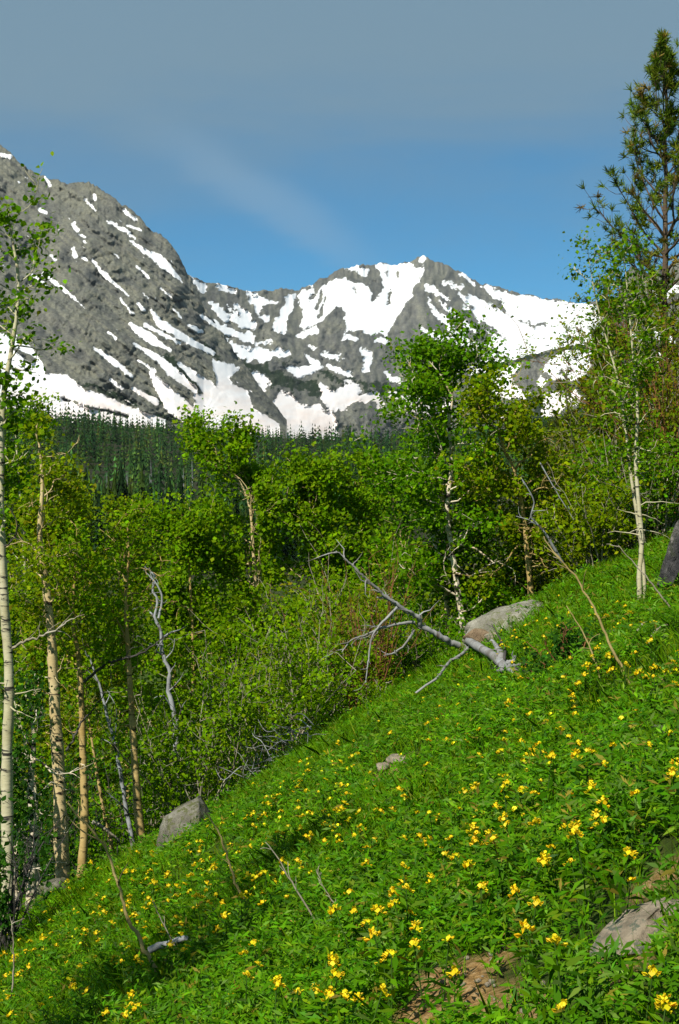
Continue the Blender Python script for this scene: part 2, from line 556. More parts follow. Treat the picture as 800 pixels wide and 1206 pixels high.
def build_ground():
    az = np.concatenate([np.linspace(-math.pi, -.36, 34, endpoint=False), np.linspace(-.36, .36, 210), np.linspace(.36, math.pi, 35)[1:]])
    r = np.concatenate([[0.05], np.geomspace(0.6, 2600, 240)])
    A, Rr = np.meshgrid(az, r)
    x, y = Rr * np.sin(A), Rr * np.cos(A)
    z = gz(x, y)
    V = np.stack([x, y, z], -1)
    g = Geo()
    nA, nR = len(az), len(r)
    i = np.arange(nR - 1)[:, None] * nA
    j = np.arange(nA - 1)[None]
    F = np.stack([i + j, i + j + 1, i + nA + j + 1, i + nA + j], -1).reshape(-1, 4)
    g.add(V, F)
    dirt = np.clip(bare_amount(x, y) * 2.2 + 0.3, 0, 1)
    wood = np.clip((Rr - 140) / 120, 0, 1)
    me = g.mesh('ground', smooth=True, color=False, attrs={'dirt': dirt, 'wood': wood})
    m, n, l = new_mat('meadow_soil')
    out = N(n, 'ShaderNodeOutputMaterial')
    p = N(n, 'ShaderNodeBsdfPrincipled', inp={'Roughness': 0.95, 'Specular IOR Level': 0.1})
    geo = N(n, 'ShaderNodeNewGeometry')
    a = N(n, 'ShaderNodeTexNoise', inp={'Scale': 2.6, 'Detail': 8.0, 'Roughness': 0.65})
    l.new(geo.outputs['Position'], a.inputs['Vector'])
    rg = ramp(n, [(0.35, (0.030, 0.040, 0.008)), (0.55, (0.045, 0.085, 0.010)), (0.7, (0.085, 0.085, 0.020))])
    l.new(a.outputs[0], rg.inputs[0])
    b = N(n, 'ShaderNodeTexNoise', inp={'Scale': 26.0, 'Detail': 6.0, 'Roughness': 0.7})
    l.new(geo.outputs['Position'], b.inputs['Vector'])
    rd = ramp(n, [(0.34, (0.11, 0.062, 0.022)), (0.50, (0.31, 0.185, 0.070)), (0.66, (0.44, 0.31, 0.16))])
    l.new(b.outputs[0], rd.inputs[0])
    at_ = N(n, 'ShaderNodeAttribute', attribute_name='dirt')
    mx = N(n, 'ShaderNodeMix', data_type='RGBA')
    l.new(at_.outputs['Fac'], mx.inputs[0])
    l.new(rg.outputs[0], mx.inputs[6])
    l.new(rd.outputs[0], mx.inputs[7])
    aw = N(n, 'ShaderNodeAttribute', attribute_name='wood')
    mw = N(n, 'ShaderNodeMix', data_type='RGBA')
    mw.inputs[7].default_value = (0.024, 0.026, 0.012, 1)
    l.new(aw.outputs['Fac'], mw.inputs[0])
    l.new(mx.outputs[2], mw.inputs[6])
    l.new(mw.outputs[2], p.inputs['Base Color'])
    bp = N(n, 'ShaderNodeBump', inp={'Strength': 1.0, 'Distance': 0.035})
    l.new(b.outputs[0], bp.inputs['Height'])
    l.new(bp.outputs[0], p.inputs['Normal'])
    l.new(p.outputs[0], out.inputs[0])
    tag(link('ground', me, m), kind='structure')


build_ground()

# ------------------------------------------------------------------ mountains
def sd_stroke(u, v, st):
    """signed distance (positive inside) to a tapered stroke [(u, v, halfwidth), ...]"""
    best = np.full(u.shape, -1e9)
    if len(st) == 1:
        return st[0][2] - np.hypot(u - st[0][0], v - st[0][1])
    for (a, b) in zip(st[:-1], st[1:]):
        du, dv = b[0] - a[0], b[1] - a[1]
        t = np.clip(((u - a[0]) * du + (v - a[1]) * dv) / max(du * du + dv * dv, 1e-6), 0, 1)
        d = np.hypot(u - a[0] - t * du, v - a[1] - t * dv)
        best = np.maximum(best, a[2] + (b[2] - a[2]) * t - d)
    return best


def sd_poly(u, v, poly):
    poly = np.array(poly, float)
    inside = np.zeros(u.shape, bool)
    dist = np.full(u.shape, 1e9)
    for a, b in zip(poly, np.roll(poly, -1, 0)):
        c = ((a[1] > v) != (b[1] > v)) & (u < (b[0] - a[0]) * (v - a[1]) / (b[1] - a[1] + 1e-9) + a[0])
        inside ^= c
        du, dv = b - a
        t = np.clip(((u - a[0]) * du + (v - a[1]) * dv) / max(du * du + dv * dv, 1e-6), 0, 1)
        dist = np.minimum(dist, np.hypot(u - a[0] - t * du, v - a[1] - t * dv))
    return np.where(inside, dist, -dist)


def mask(u, v, strokes=(), polys=(), sub=(), subp=(), warp=2.2, seed=1):
    uu = u + warp * fbm(u / 7, v / 7, seed, 4, .7) * 2.2
    vv = v + warp * fbm(u / 7, v / 7, seed + 50, 4, .7) * 2.2
    m = np.full(u.shape, -1e9)
    for s in strokes:
        m = np.maximum(m, sd_stroke(uu, vv, s))
    for p in polys:
        m = np.maximum(m, sd_poly(uu, vv, p))
    for s in sub:
        m = np.minimum(m, -sd_stroke(uu, vv, s))
    for p in subp:
        m = np.minimum(m, -sd_poly(uu, vv, p))
    return np.clip(m / 4.0 + .30 * fbm(u / 2.6, v / 2.6, seed + 90, 2), -1, 1)


def mountain_mat(name, rock, warm, scale=1.0):
    m, n, l = new_mat(name)
    out = N(n, 'ShaderNodeOutputMaterial')
    p = N(n, 'ShaderNodeBsdfPrincipled', inp={'Roughness': 0.9, 'Specular IOR Level': 0.1})
    geo = N(n, 'ShaderNodeNewGeometry')
    big = N(n, 'ShaderNodeTexNoise', inp={'Scale': 0.012 * scale, 'Detail': 9.0, 'Roughness': 0.68})
    l.new(geo.outputs['Position'], big.inputs['Vector'])
    rr = ramp(n, [(0.30, tuple(0.70 * c for c in rock)), (0.47, rock), (0.60, warm), (0.75, tuple(1.25 * c for c in rock))])
    l.new(big.outputs[0], rr.inputs[0])
    fine = N(n, 'ShaderNodeTexNoise', inp={'Scale': 0.24 * scale, 'Detail': 7.0, 'Roughness': 0.68})
    l.new(geo.outputs['Position'], fine.inputs['Vector'])
    rf = ramp(n, [(0.32, (0.62, 0.62, 0.64)), (0.60, (1.18, 1.17, 1.14))])
    l.new(fine.outputs[0], rf.inputs[0])
    mul = N(n, 'ShaderNodeMix', data_type='RGBA', blend_type='MULTIPLY', inp={0: 1.0})
    l.new(rr.outputs[0], mul.inputs[6])
    l.new(rf.outputs[0], mul.inputs[7])
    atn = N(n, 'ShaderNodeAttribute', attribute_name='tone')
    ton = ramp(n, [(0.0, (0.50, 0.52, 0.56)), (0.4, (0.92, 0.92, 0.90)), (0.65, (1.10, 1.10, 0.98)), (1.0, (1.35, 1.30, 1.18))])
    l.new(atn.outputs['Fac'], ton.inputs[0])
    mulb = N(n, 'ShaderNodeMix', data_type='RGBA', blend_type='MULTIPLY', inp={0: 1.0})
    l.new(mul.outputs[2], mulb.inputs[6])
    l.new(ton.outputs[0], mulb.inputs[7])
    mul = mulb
    # dwarf conifers and turf
    av = N(n, 'ShaderNodeAttribute', attribute_name='veg')
    fm = N(n, 'ShaderNodeMath', operation='MULTIPLY_ADD', inp={1: 3.2, 2: -1.6})
    l.new(fine.outputs[0], fm.inputs[0])
    ad = N(n, 'ShaderNodeMath', operation='ADD')
    l.new(av.outputs['Fac'], ad.inputs[0])
    l.new(fm.outputs[0], ad.inputs[1])
    vr = N(n, 'ShaderNodeMapRange', inp={1: -0.05, 2: 0.25})
    l.new(ad.outputs[0], vr.inputs[0])
    m2 = N(n, 'ShaderNodeMix', data_type='RGBA')
    m2.inputs[7].default_value = (0.022, 0.036, 0.018, 1)
    l.new(vr.outputs[0], m2.inputs[0])
    l.new(mul.outputs[2], m2.inputs[6])
    # snow
    asn = N(n, 'ShaderNodeAttribute', attribute_name='snow')
    f2 = N(n, 'ShaderNodeMath', operation='MULTIPLY_ADD', inp={1: 0.9, 2: -0.42})
    l.new(fine.outputs[0], f2.inputs[0])
    a2 = N(n, 'ShaderNodeMath', operation='ADD')
    l.new(asn.outputs['Fac'], a2.inputs[0])
    l.new(f2.outputs[0], a2.inputs[1])
    sr = N(n, 'ShaderNodeMapRange', inp={1: -0.08, 2: 0.10})
    l.new(a2.outputs[0], sr.inputs[0])
    apk = N(n, 'ShaderNodeAttribute', attribute_name='dust')
    sc = N(n, 'ShaderNodeMix', data_type='RGBA')
    sc.inputs[6].default_value = (0.76, 0.775, 0.80, 1)
    sc.inputs[7].default_value = (0.70, 0.61, 0.57, 1)
    l.new(apk.outputs['Fac'], sc.inputs[0])
    m3 = N(n, 'ShaderNodeMix', data_type='RGBA')
    l.new(sr.outputs[0], m3.inputs[0])
    l.new(m2.outputs[2], m3.inputs[6])
    l.new(sc.outputs[2], m3.inputs[7])
    l.new(m3.outputs[2], p.inputs['Base Color'])
    bs = N(n, 'ShaderNodeMath', operation='MULTIPLY_ADD', inp={1: -0.92, 2: 1.0})
    l.new(sr.outputs[0], bs.inputs[0])
    bp = N(n, 'ShaderNodeBump', inp={'Distance': 6.0})
    l.new(bs.outputs[0], bp.inputs['Strength'])
    l.new(fine.outputs[0], bp.inputs['Height'])
    l.new(bp.outputs[0], p.inputs['Normal'])
    l.new(p.outputs[0], out.inputs[0])
    return m


def mountain(name, sky, base_v, r0, r1, u0, u1, nu, nv, mat, relief, snow, veg, dust, tone, jag=2.5, power=1.15, seed=0):
    us = np.linspace(u0, u1, nu)
    sk = np.interp(us, [s[0] for s in sky], [s[1] for s in sky])
    jg = jag * fbm(us / 16, us * 0 + seed, seed, 6, 0.75) * 2.2
    s = np.linspace(0, 1, nv)
    U = np.broadcast_to(us, (nv, nu))
    Vp = base_v + (sk[None] - base_v) * s[:, None] + jg[None] * s[:, None] ** 9
    rr = r0(us)[None] + (r1(us) - r0(us))[None] * (s[:, None] ** power)
    sn = snow(U, Vp)
    rel = relief(U, Vp)
    rr = rr + rel * (1 - 0.88 * np.clip(sn * 2 + .3, 0, 1))
    rr = rr + 0.0 * U
    X = P(U, Vp, rr)
    # back slope behind the skyline
    top = X[-1]
    back = []
    for k in range(1, 7):
        q = top.copy()
        dirn = unit(q * np.array([1, 1, 0]))
        q = q + dirn * (60 * k + 90 * k * k * 0.4)
        q[:, 2] -= 18 * k + 16 * k * k
        back.append(q)
    X = np.concatenate([X, np.stack(back)])
    nv2 = len(X)
    i = np.arange(nv2 - 1)[:, None] * nu
    j = np.arange(nu - 1)[None]
    F = np.stack([i + j, i + j + 1, i + nu + j + 1, i + nu + j], -1).reshape(-1, 4)
    g = Geo()
    g.add(X, F)

    def ext(a):
        return np.concatenate([a, np.repeat(a[-1:], nv2 - nv, 0)])
    me = g.mesh(name, smooth=False, color=False,
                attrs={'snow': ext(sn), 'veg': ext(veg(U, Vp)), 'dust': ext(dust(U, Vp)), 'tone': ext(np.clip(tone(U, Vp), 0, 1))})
    return tag(link(name, me, mat), kind='structure')


ROCK_A = mountain_mat('rock_grey_green', (0.172, 0.178, 0.162), (0.186, 0.188, 0.166))
ROCK_B = mountain_mat('rock_far_grey', (0.162, 0.167, 0.160), (0.182, 0.184, 0.168), 0.85)

# big shoulder with long snow streaks
A_SNOW = [[(3, 182, 2.5), (12, 185, 2)], [(47, 246, 2.5), (53, 251, 2.5)], [(53, 208, 1.5), (59, 218, 2)], [(111, 230, 1.5), (112, 234, 2)],
          [(100, 235, 1), (112, 247, 1.2)], [(86, 263, 2), (91, 271, 2.5)], [(94, 276, 1.5), (100, 280, 1.5)], [(100, 285, 1.6)],
          [(86, 293, 2), (89, 303, 2.6)], [(97, 304, 2), (103, 308, 1.6)], [(109, 307, 1.2), (125, 325, 2.8), (152, 349, .6)],
          [(51, 322, 2), (75, 340, 2), (100, 363, .7)], [(37, 322, 1.5), (53, 335, 1.5)], [(128, 261, 1.4), (145, 270, 2.2), (160, 281, 1)],
          [(153, 283, 1.2), (172, 296, 3), (190, 307, 6), (214, 332, 1)], [(146, 247, 2), (159, 257, 2.2)], [(150, 266, 1.6), (166, 271, 1.8)],
          [(162, 313, 1), (176, 327, 1)], [(190, 340, 1), (203, 350, 1)], [(162, 357, 2), (169, 365, 2.4)], [(142, 352, 1.4), (156, 369, 1.5)],
          [(178, 366, 2), (187, 379, 4), (216, 398, 4.5), (250, 416, 3)], [(172, 382, 2.6), (212, 405, 1.5)],
          [(155, 383, 3), (175, 397, 6), (200, 413, 1.5)], [(158, 405, 1.6), (187, 422, 4), (203, 438, 6), (230, 460, 3.5)],
          [(162, 424, 1.5), (184, 438, 1.5)], [(177, 438, 2), (190, 457, 7), (206, 476, 12), (225, 491, 11)],
          [(111, 410, 1.5), (134, 426, 4), (156, 443, 1.5)], [(128, 391, 1.3), (137, 399, 1.5)], [(156, 457, 1.8), (184, 474, 3.4)],
          [(131, 447, 2.2), (144, 457, 1.5)], [(212, 429, 2), (250, 460, 8), (275, 480, 10)], [(231, 466, 3), (250, 488, 10)],
          [(238, 372, 2), (262, 388, 3), (285, 408, 2)], [(60, 300, 1), (66, 306, 1.2)], [(30, 250, 1.2)], [(22, 215, 1.6)], [(70, 272, 1)], [(120, 290, 1)],
          [(135, 300, 1), (140, 304, .8)], [(205, 365, 1), (214, 374, 1.2)], [(20, 360, 1), (34, 372, 1.2)], [(222, 383, 1.5), (238, 391, 2)], [(168, 345, .8), (176, 352, .8)]]
A_POLY = [[(-160, 400), (0, 392), (30, 403), (46, 420), (54, 440), (80, 442), (100, 459), (130, 463), (155, 474), (165, 484), (195, 494), (200, 530), (60, 530), (-160, 520)],
          [(250, 423), (284, 432), (270, 445), (275, 452), (292, 460), (298, 480), (330, 500), (330, 530), (215, 530), (222, 490), (235, 465), (250, 460), (256, 455)]]
A_SUB = [[(18, 412, 3), (38, 424, 4)], [(95, 452, 2), (140, 470, 3), (160, 480, 2)], [(100, 478, 1.5), (150, 490, 2)], [(75, 470, 2), (95, 476, 1)]]


def relief_A(u, v):
    q, s = (-0.8 * u + v) / 1.28, (u + 0.8 * v) / 1.28
    led = ((0.9 * v + .35 * u) / 12 + 1.6 * fbm(u / 24, v / 24, 14, 3)) % 1.0
    return 9 * led * np.clip(fbm(u / 36, v / 36, 15, 2) * 2 + .35, 0, 1) + 13 * fbm(q / 10, s / 70, 3, 4, .6) + 16 * fbm(u / 34, v / 34, 9, 4, .55) + 3 * fbm(u / 4, v / 4, 12, 3) - 13 * np.abs(fbm(q / 10, s / 34, 13, 3, .5)) \
        + 20 * np.clip(fbm(q / 13, s / 24, 30, 3, .6) - .22, 0, 1)


CRAG_SHADE = [(75, 300, 5, 8), (78, 306, 7, 4), (105, 322, 5, 6), (112, 332, 8, 5), (67, 385, 4, 12), (84, 392, 8, 8), (95, 418, 9, 5), (234, 382, 8, 7), (222, 372, 6, 5), (136, 305, 4, 3), (172, 285, 8, 4), (200, 320, 10, 5), (60, 260, 6, 5), (40, 215, 6, 5), (150, 330, 9, 4), (48, 390, 5, 8)]


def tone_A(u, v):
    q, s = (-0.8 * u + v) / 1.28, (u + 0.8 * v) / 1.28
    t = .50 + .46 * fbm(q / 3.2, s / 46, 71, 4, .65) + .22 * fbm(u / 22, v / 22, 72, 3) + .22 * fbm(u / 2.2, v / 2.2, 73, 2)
    for (a, b, su, sv) in CRAG_SHADE:  # shadowed sides of the outcrops, painted in as darker, bluer rock tone
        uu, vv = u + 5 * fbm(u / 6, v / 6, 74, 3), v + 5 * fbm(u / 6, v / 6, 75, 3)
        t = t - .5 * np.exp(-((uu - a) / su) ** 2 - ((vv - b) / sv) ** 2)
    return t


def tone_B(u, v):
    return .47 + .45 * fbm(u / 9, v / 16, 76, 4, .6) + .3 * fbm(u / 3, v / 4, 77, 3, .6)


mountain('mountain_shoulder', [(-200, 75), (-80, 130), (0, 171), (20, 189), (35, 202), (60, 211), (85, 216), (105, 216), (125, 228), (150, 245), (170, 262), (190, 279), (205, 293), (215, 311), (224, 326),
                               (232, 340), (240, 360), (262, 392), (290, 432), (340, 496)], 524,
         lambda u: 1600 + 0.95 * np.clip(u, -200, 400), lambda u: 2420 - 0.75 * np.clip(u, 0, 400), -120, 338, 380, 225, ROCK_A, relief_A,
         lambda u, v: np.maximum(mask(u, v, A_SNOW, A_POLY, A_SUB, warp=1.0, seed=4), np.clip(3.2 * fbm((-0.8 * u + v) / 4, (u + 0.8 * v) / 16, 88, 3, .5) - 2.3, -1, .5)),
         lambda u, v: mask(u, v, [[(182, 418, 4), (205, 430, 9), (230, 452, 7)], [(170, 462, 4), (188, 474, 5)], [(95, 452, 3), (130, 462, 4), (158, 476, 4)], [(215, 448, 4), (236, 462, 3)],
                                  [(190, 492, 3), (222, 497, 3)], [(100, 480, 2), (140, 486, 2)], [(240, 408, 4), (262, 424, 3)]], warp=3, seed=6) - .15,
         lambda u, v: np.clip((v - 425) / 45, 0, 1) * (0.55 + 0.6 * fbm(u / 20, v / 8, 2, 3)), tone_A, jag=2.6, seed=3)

# cirque and snowy peak
B_SNOW = [[(258, 337, 3.5), (275, 345, 3)], [(249, 358, 3), (266, 374, 5)], [(245, 376, 2.5), (270, 391, 4), (295, 398, 6)], [(293, 346, 3), (303, 356, 5), (312, 374, 5)],
          [(303, 350, 4), (325, 358, 2)], [(330, 386, 7), (335, 370, 6), (343, 349, 5)], [(354, 350, 4), (366, 342, 4)], [(358, 352, 6), (362, 372, 6), (357, 384, 3)],
          [(352, 394, 4), (370, 390, 4.5)], [(413, 317, 3), (431, 319, 4.5)], [(407, 397, 3), (420, 398, 3)], [(443, 402, 2), (456, 401, 3.5)],
          [(424, 411, 2), (432, 416, 3), (430, 435, 4.5)], [(438, 416, 1.5), (434, 430, 2)], [(342, 434, 3), (355, 439, 5), (374, 430, 4.5), (362, 421, 2.5)],
          [(381, 418, 2.5), (400, 420, 3)], [(388, 433, 4), (413, 440, 3.5)], [(256, 399, 3), (287, 416, 6), (340, 414, 4)], [(301, 441, 5), (313, 450, 6), (310, 460, 2.5)],
          [(424, 469, 4), (445, 467, 4.5), (447, 478, 4)], [(544, 323, 2.5), (559, 334, 2.5)], [(503, 338, 3), (514, 343, 3), (529, 354, 1)], [(522, 332, 2), (532, 333, 1.6)],
          [(535, 336, 2), (544, 339, 2.4)], [(541, 345, 2), (553, 356, 2.4)], [(547, 359, 2), (566, 377, 2)], [(505, 354, 1.6), (514, 368, 3), (529, 383, 4), (538, 396, 4)],
          [(518, 356, 1.4), (535, 371, 2), (559, 389, 2)], [(497, 306, 2.5), (501, 305, 2)], [(520, 378, 1.5), (545, 393, 2.5)], [(498, 388, 2), (520, 400, 3)], [(270, 360, 1.5), (278, 372, 2)],
          [(312, 440, 2)], [(365, 408, 1.5), (372, 411, 1.5)], [(410, 450, 2), (420, 455, 2)], [(460, 465, 4), (480, 470, 5), (500, 468, 4)], [(455, 440, 3), (470, 450, 3)], [(530, 430, 2), (540, 440, 2.5)],
          [(300, 405, 2), (320, 402, 2)], [(278, 360, 3), (290, 372, 4), (298, 384, 5)], [(470, 480, 6), (520, 480, 6), (560, 470, 6)]]
B_POLY = [[(223, 323), (245, 337), (242, 349), (230, 340)], [(270, 370), (285, 372), (302, 378), (300, 389), (285, 387)],
          [(366, 353), (389, 331), (410, 329), (431, 336), (443, 351), (452, 338), (443, 312), (484, 309), (490, 315), (499, 311), (497, 326), (487, 341), (469, 374), (456, 393), (438, 395), (424, 388),
           (406, 392), (406, 367), (396, 360), (375, 381), (357, 388), (354, 384)],
          [(287, 412), (319, 411), (340, 416), (315, 425), (291, 425)],
          [(330, 460), (340, 462), (355, 478), (375, 475), (395, 490), (400, 530), (298, 530), (300, 482), (318, 488), (322, 470)],
          [(374, 447), (395, 462), (410, 450), (425, 455), (424, 470), (405, 485), (395, 487), (380, 472)],
          [(553, 343), (565, 352), (585, 362), (597, 368), (590, 355), (575, 343), (566, 335), (600, 346), (661, 355), (760, 360), (1000, 350), (1000, 450), (690, 430), (628, 430), (604, 432), (571, 442),
           (550, 440), (556, 428), (571, 430), (568, 420), (550, 410), (520, 401), (500, 390), (520, 392), (560, 402), (575, 405), (580, 395), (572, 388), (600, 402), (560, 370), (553, 357)]]
B_SUB = [[(459, 343, 2.5), (459, 355, 2.5)], [(420, 340, 1.4), (421, 346, 1.2)], [(456, 322, 1.4)], [(468, 322, 2), (470, 327, 2)], [(610, 377, 1), (619, 380, 1.2)], [(623, 383, 1.8), (644, 384, 2)],
         [(592, 352, 1)], [(646, 407, 1.5)], [(308, 368, 3), (320, 362, 5)], [(310, 360, 1)], [(380, 345, 2), (372, 362, 3)], [(384, 352, 2), (376, 372, 3)], [(441, 315, 3), (444, 338, 5), (438, 355, 3)],
         [(330, 395, 4), (345, 398, 3)], [(585, 400, 1), (594, 406, .8)]]


def relief_B(u, v):
    q, s = (-0.5 * u + v) / 1.1, (u + 0.5 * v) / 1.1
    led = ((v - .3 * u) / 9 + 1.6 * fbm(u / 20, v / 20, 48, 3)) % 1.0
    return 16 * led * np.clip(fbm(u / 30, v / 30, 49, 2) * 2 + .35, 0, 1) - 30 * np.abs(fbm(u / 15, v / 26, 47, 3, .55)) + 34 * fbm(u / 30, v / 45, 43, 4, .6) + 20 * fbm(q / 12, s / 50, 44, 3, .55) + 14 * fbm(u / 9, v / 9, 45, 4, .6) + 5 * fbm(u / 4, v / 4, 46, 2)


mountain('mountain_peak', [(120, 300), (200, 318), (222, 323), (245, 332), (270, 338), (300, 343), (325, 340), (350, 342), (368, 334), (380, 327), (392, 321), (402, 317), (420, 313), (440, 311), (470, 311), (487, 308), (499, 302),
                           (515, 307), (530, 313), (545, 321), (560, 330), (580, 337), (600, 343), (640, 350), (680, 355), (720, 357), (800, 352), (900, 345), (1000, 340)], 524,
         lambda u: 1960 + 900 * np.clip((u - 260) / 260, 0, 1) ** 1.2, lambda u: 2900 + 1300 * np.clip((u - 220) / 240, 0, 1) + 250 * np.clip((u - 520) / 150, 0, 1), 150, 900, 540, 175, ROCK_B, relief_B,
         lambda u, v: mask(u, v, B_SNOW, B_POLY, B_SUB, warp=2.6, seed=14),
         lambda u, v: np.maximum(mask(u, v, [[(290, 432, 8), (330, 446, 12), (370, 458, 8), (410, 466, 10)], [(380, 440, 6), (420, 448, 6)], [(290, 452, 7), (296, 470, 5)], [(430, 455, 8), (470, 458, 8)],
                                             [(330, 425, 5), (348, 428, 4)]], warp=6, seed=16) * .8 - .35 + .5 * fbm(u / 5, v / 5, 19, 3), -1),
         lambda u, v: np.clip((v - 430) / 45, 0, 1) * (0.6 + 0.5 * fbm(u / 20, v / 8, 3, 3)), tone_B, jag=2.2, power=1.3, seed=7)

# low cliff bench in front of the right snowfield
D_SNOW = [[(637, 452, 4), (650, 432, 5)], [(700, 420, 4), (740, 412, 6)], [(598, 452, 1), (604, 446, 1)], [(580, 482, 3), (600, 490, 4)]]
D_POLY = [[(575, 440), (590, 433), (616, 427), (610, 434), (601, 446), (610, 458), (625, 464), (622, 470), (586, 470), (575, 462), (560, 470), (556, 455)],
          [(649, 422), (670, 412), (700, 414), (690, 445), (668, 452), (650, 447), (641, 437)], [(640, 464), (676, 458), (690, 470), (655, 487), (640, 492)]]


def relief_D(u, v):
    return 30 * fbm(u / 14, v / 40, 63, 4, .6) + 14 * fbm(u / 8, v / 8, 65, 4, .6)


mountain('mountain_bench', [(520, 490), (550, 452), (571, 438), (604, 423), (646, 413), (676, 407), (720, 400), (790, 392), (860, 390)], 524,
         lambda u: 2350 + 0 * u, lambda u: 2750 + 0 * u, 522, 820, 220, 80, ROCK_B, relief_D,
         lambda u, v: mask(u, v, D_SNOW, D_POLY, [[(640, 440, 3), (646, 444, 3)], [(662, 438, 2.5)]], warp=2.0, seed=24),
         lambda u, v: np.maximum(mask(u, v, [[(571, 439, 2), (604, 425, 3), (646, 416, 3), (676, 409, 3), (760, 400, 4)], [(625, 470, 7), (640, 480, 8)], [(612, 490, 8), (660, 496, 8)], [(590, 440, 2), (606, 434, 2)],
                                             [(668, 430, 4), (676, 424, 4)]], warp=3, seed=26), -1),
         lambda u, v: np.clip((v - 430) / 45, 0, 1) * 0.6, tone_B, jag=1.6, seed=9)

# nearer grey crag behind the pine
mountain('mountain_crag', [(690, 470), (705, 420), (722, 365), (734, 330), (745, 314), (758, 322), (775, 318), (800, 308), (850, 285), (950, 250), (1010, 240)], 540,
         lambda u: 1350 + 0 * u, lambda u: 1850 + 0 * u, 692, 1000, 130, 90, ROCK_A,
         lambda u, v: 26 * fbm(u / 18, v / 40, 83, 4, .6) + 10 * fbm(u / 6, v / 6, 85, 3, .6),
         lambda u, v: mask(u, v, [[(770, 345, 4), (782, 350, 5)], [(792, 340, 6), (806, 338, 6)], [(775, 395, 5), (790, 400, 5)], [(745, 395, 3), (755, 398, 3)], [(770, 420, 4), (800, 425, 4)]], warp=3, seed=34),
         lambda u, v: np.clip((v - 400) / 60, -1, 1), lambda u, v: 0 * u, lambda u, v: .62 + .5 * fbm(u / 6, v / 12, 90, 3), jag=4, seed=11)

# ------------------------------------------------------------------ far conifer forest
FAR_COLS = [(3, (0.018, 0.044, 0.010)), (2, (0.012, 0.032, 0.010)), (1, (0.028, 0.054, 0.010)), (.5, (0.04, 0.056, 0.010))]


def spire(g, rng, base, h, w, layers, spokes, col):
    """a spruce of drooping spoke triangles round a stem"""
    tl = (np.arange(layers) + 0.5) / layers
    z = 0.10 + 0.90 * tl
    rad = w * (1 - tl) ** 0.85 + 0.02 * w
    V, C = [], []
    for zz, r_ in zip(z, rad):
        a = rng.uniform(0, 6.28) + np.arange(spokes) * 6.283 / spokes + rng.normal(0, .18, spokes)
        rr = r_ * rng.uniform(.65, 1.2, spokes)
        da = 0.95 * 3.14 / spokes
        top = z_t = zz + 0.11
        tip = np.stack([np.cos(a) * rr, np.sin(a) * rr, np.full(spokes, (zz - 0.035) * h) + rng.normal(0, .012 * h, spokes)], 1)
        l = np.stack([np.cos(a - da) * rr * .55, np.sin(a - da) * rr * .55, np.full(spokes, (zz - .01) * h)], 1)
        r = np.stack([np.cos(a + da) * rr * .55, np.sin(a + da) * rr * .55, np.full(spokes, (zz - .01) * h)], 1)
        t = np.tile([0, 0, min(top, 1.0) * h], (spokes, 1))
        V.append(np.stack([t, l, tip, r], 1).reshape(-1, 3))
    V = np.concatenate(V)
    C = col[None] * np.exp(rng.normal(0, .22, (len(V) // 4, 1)))
    g.add(V + base, np.arange(len(V)).reshape(-1, 4), np.repeat(C, 4, 0))


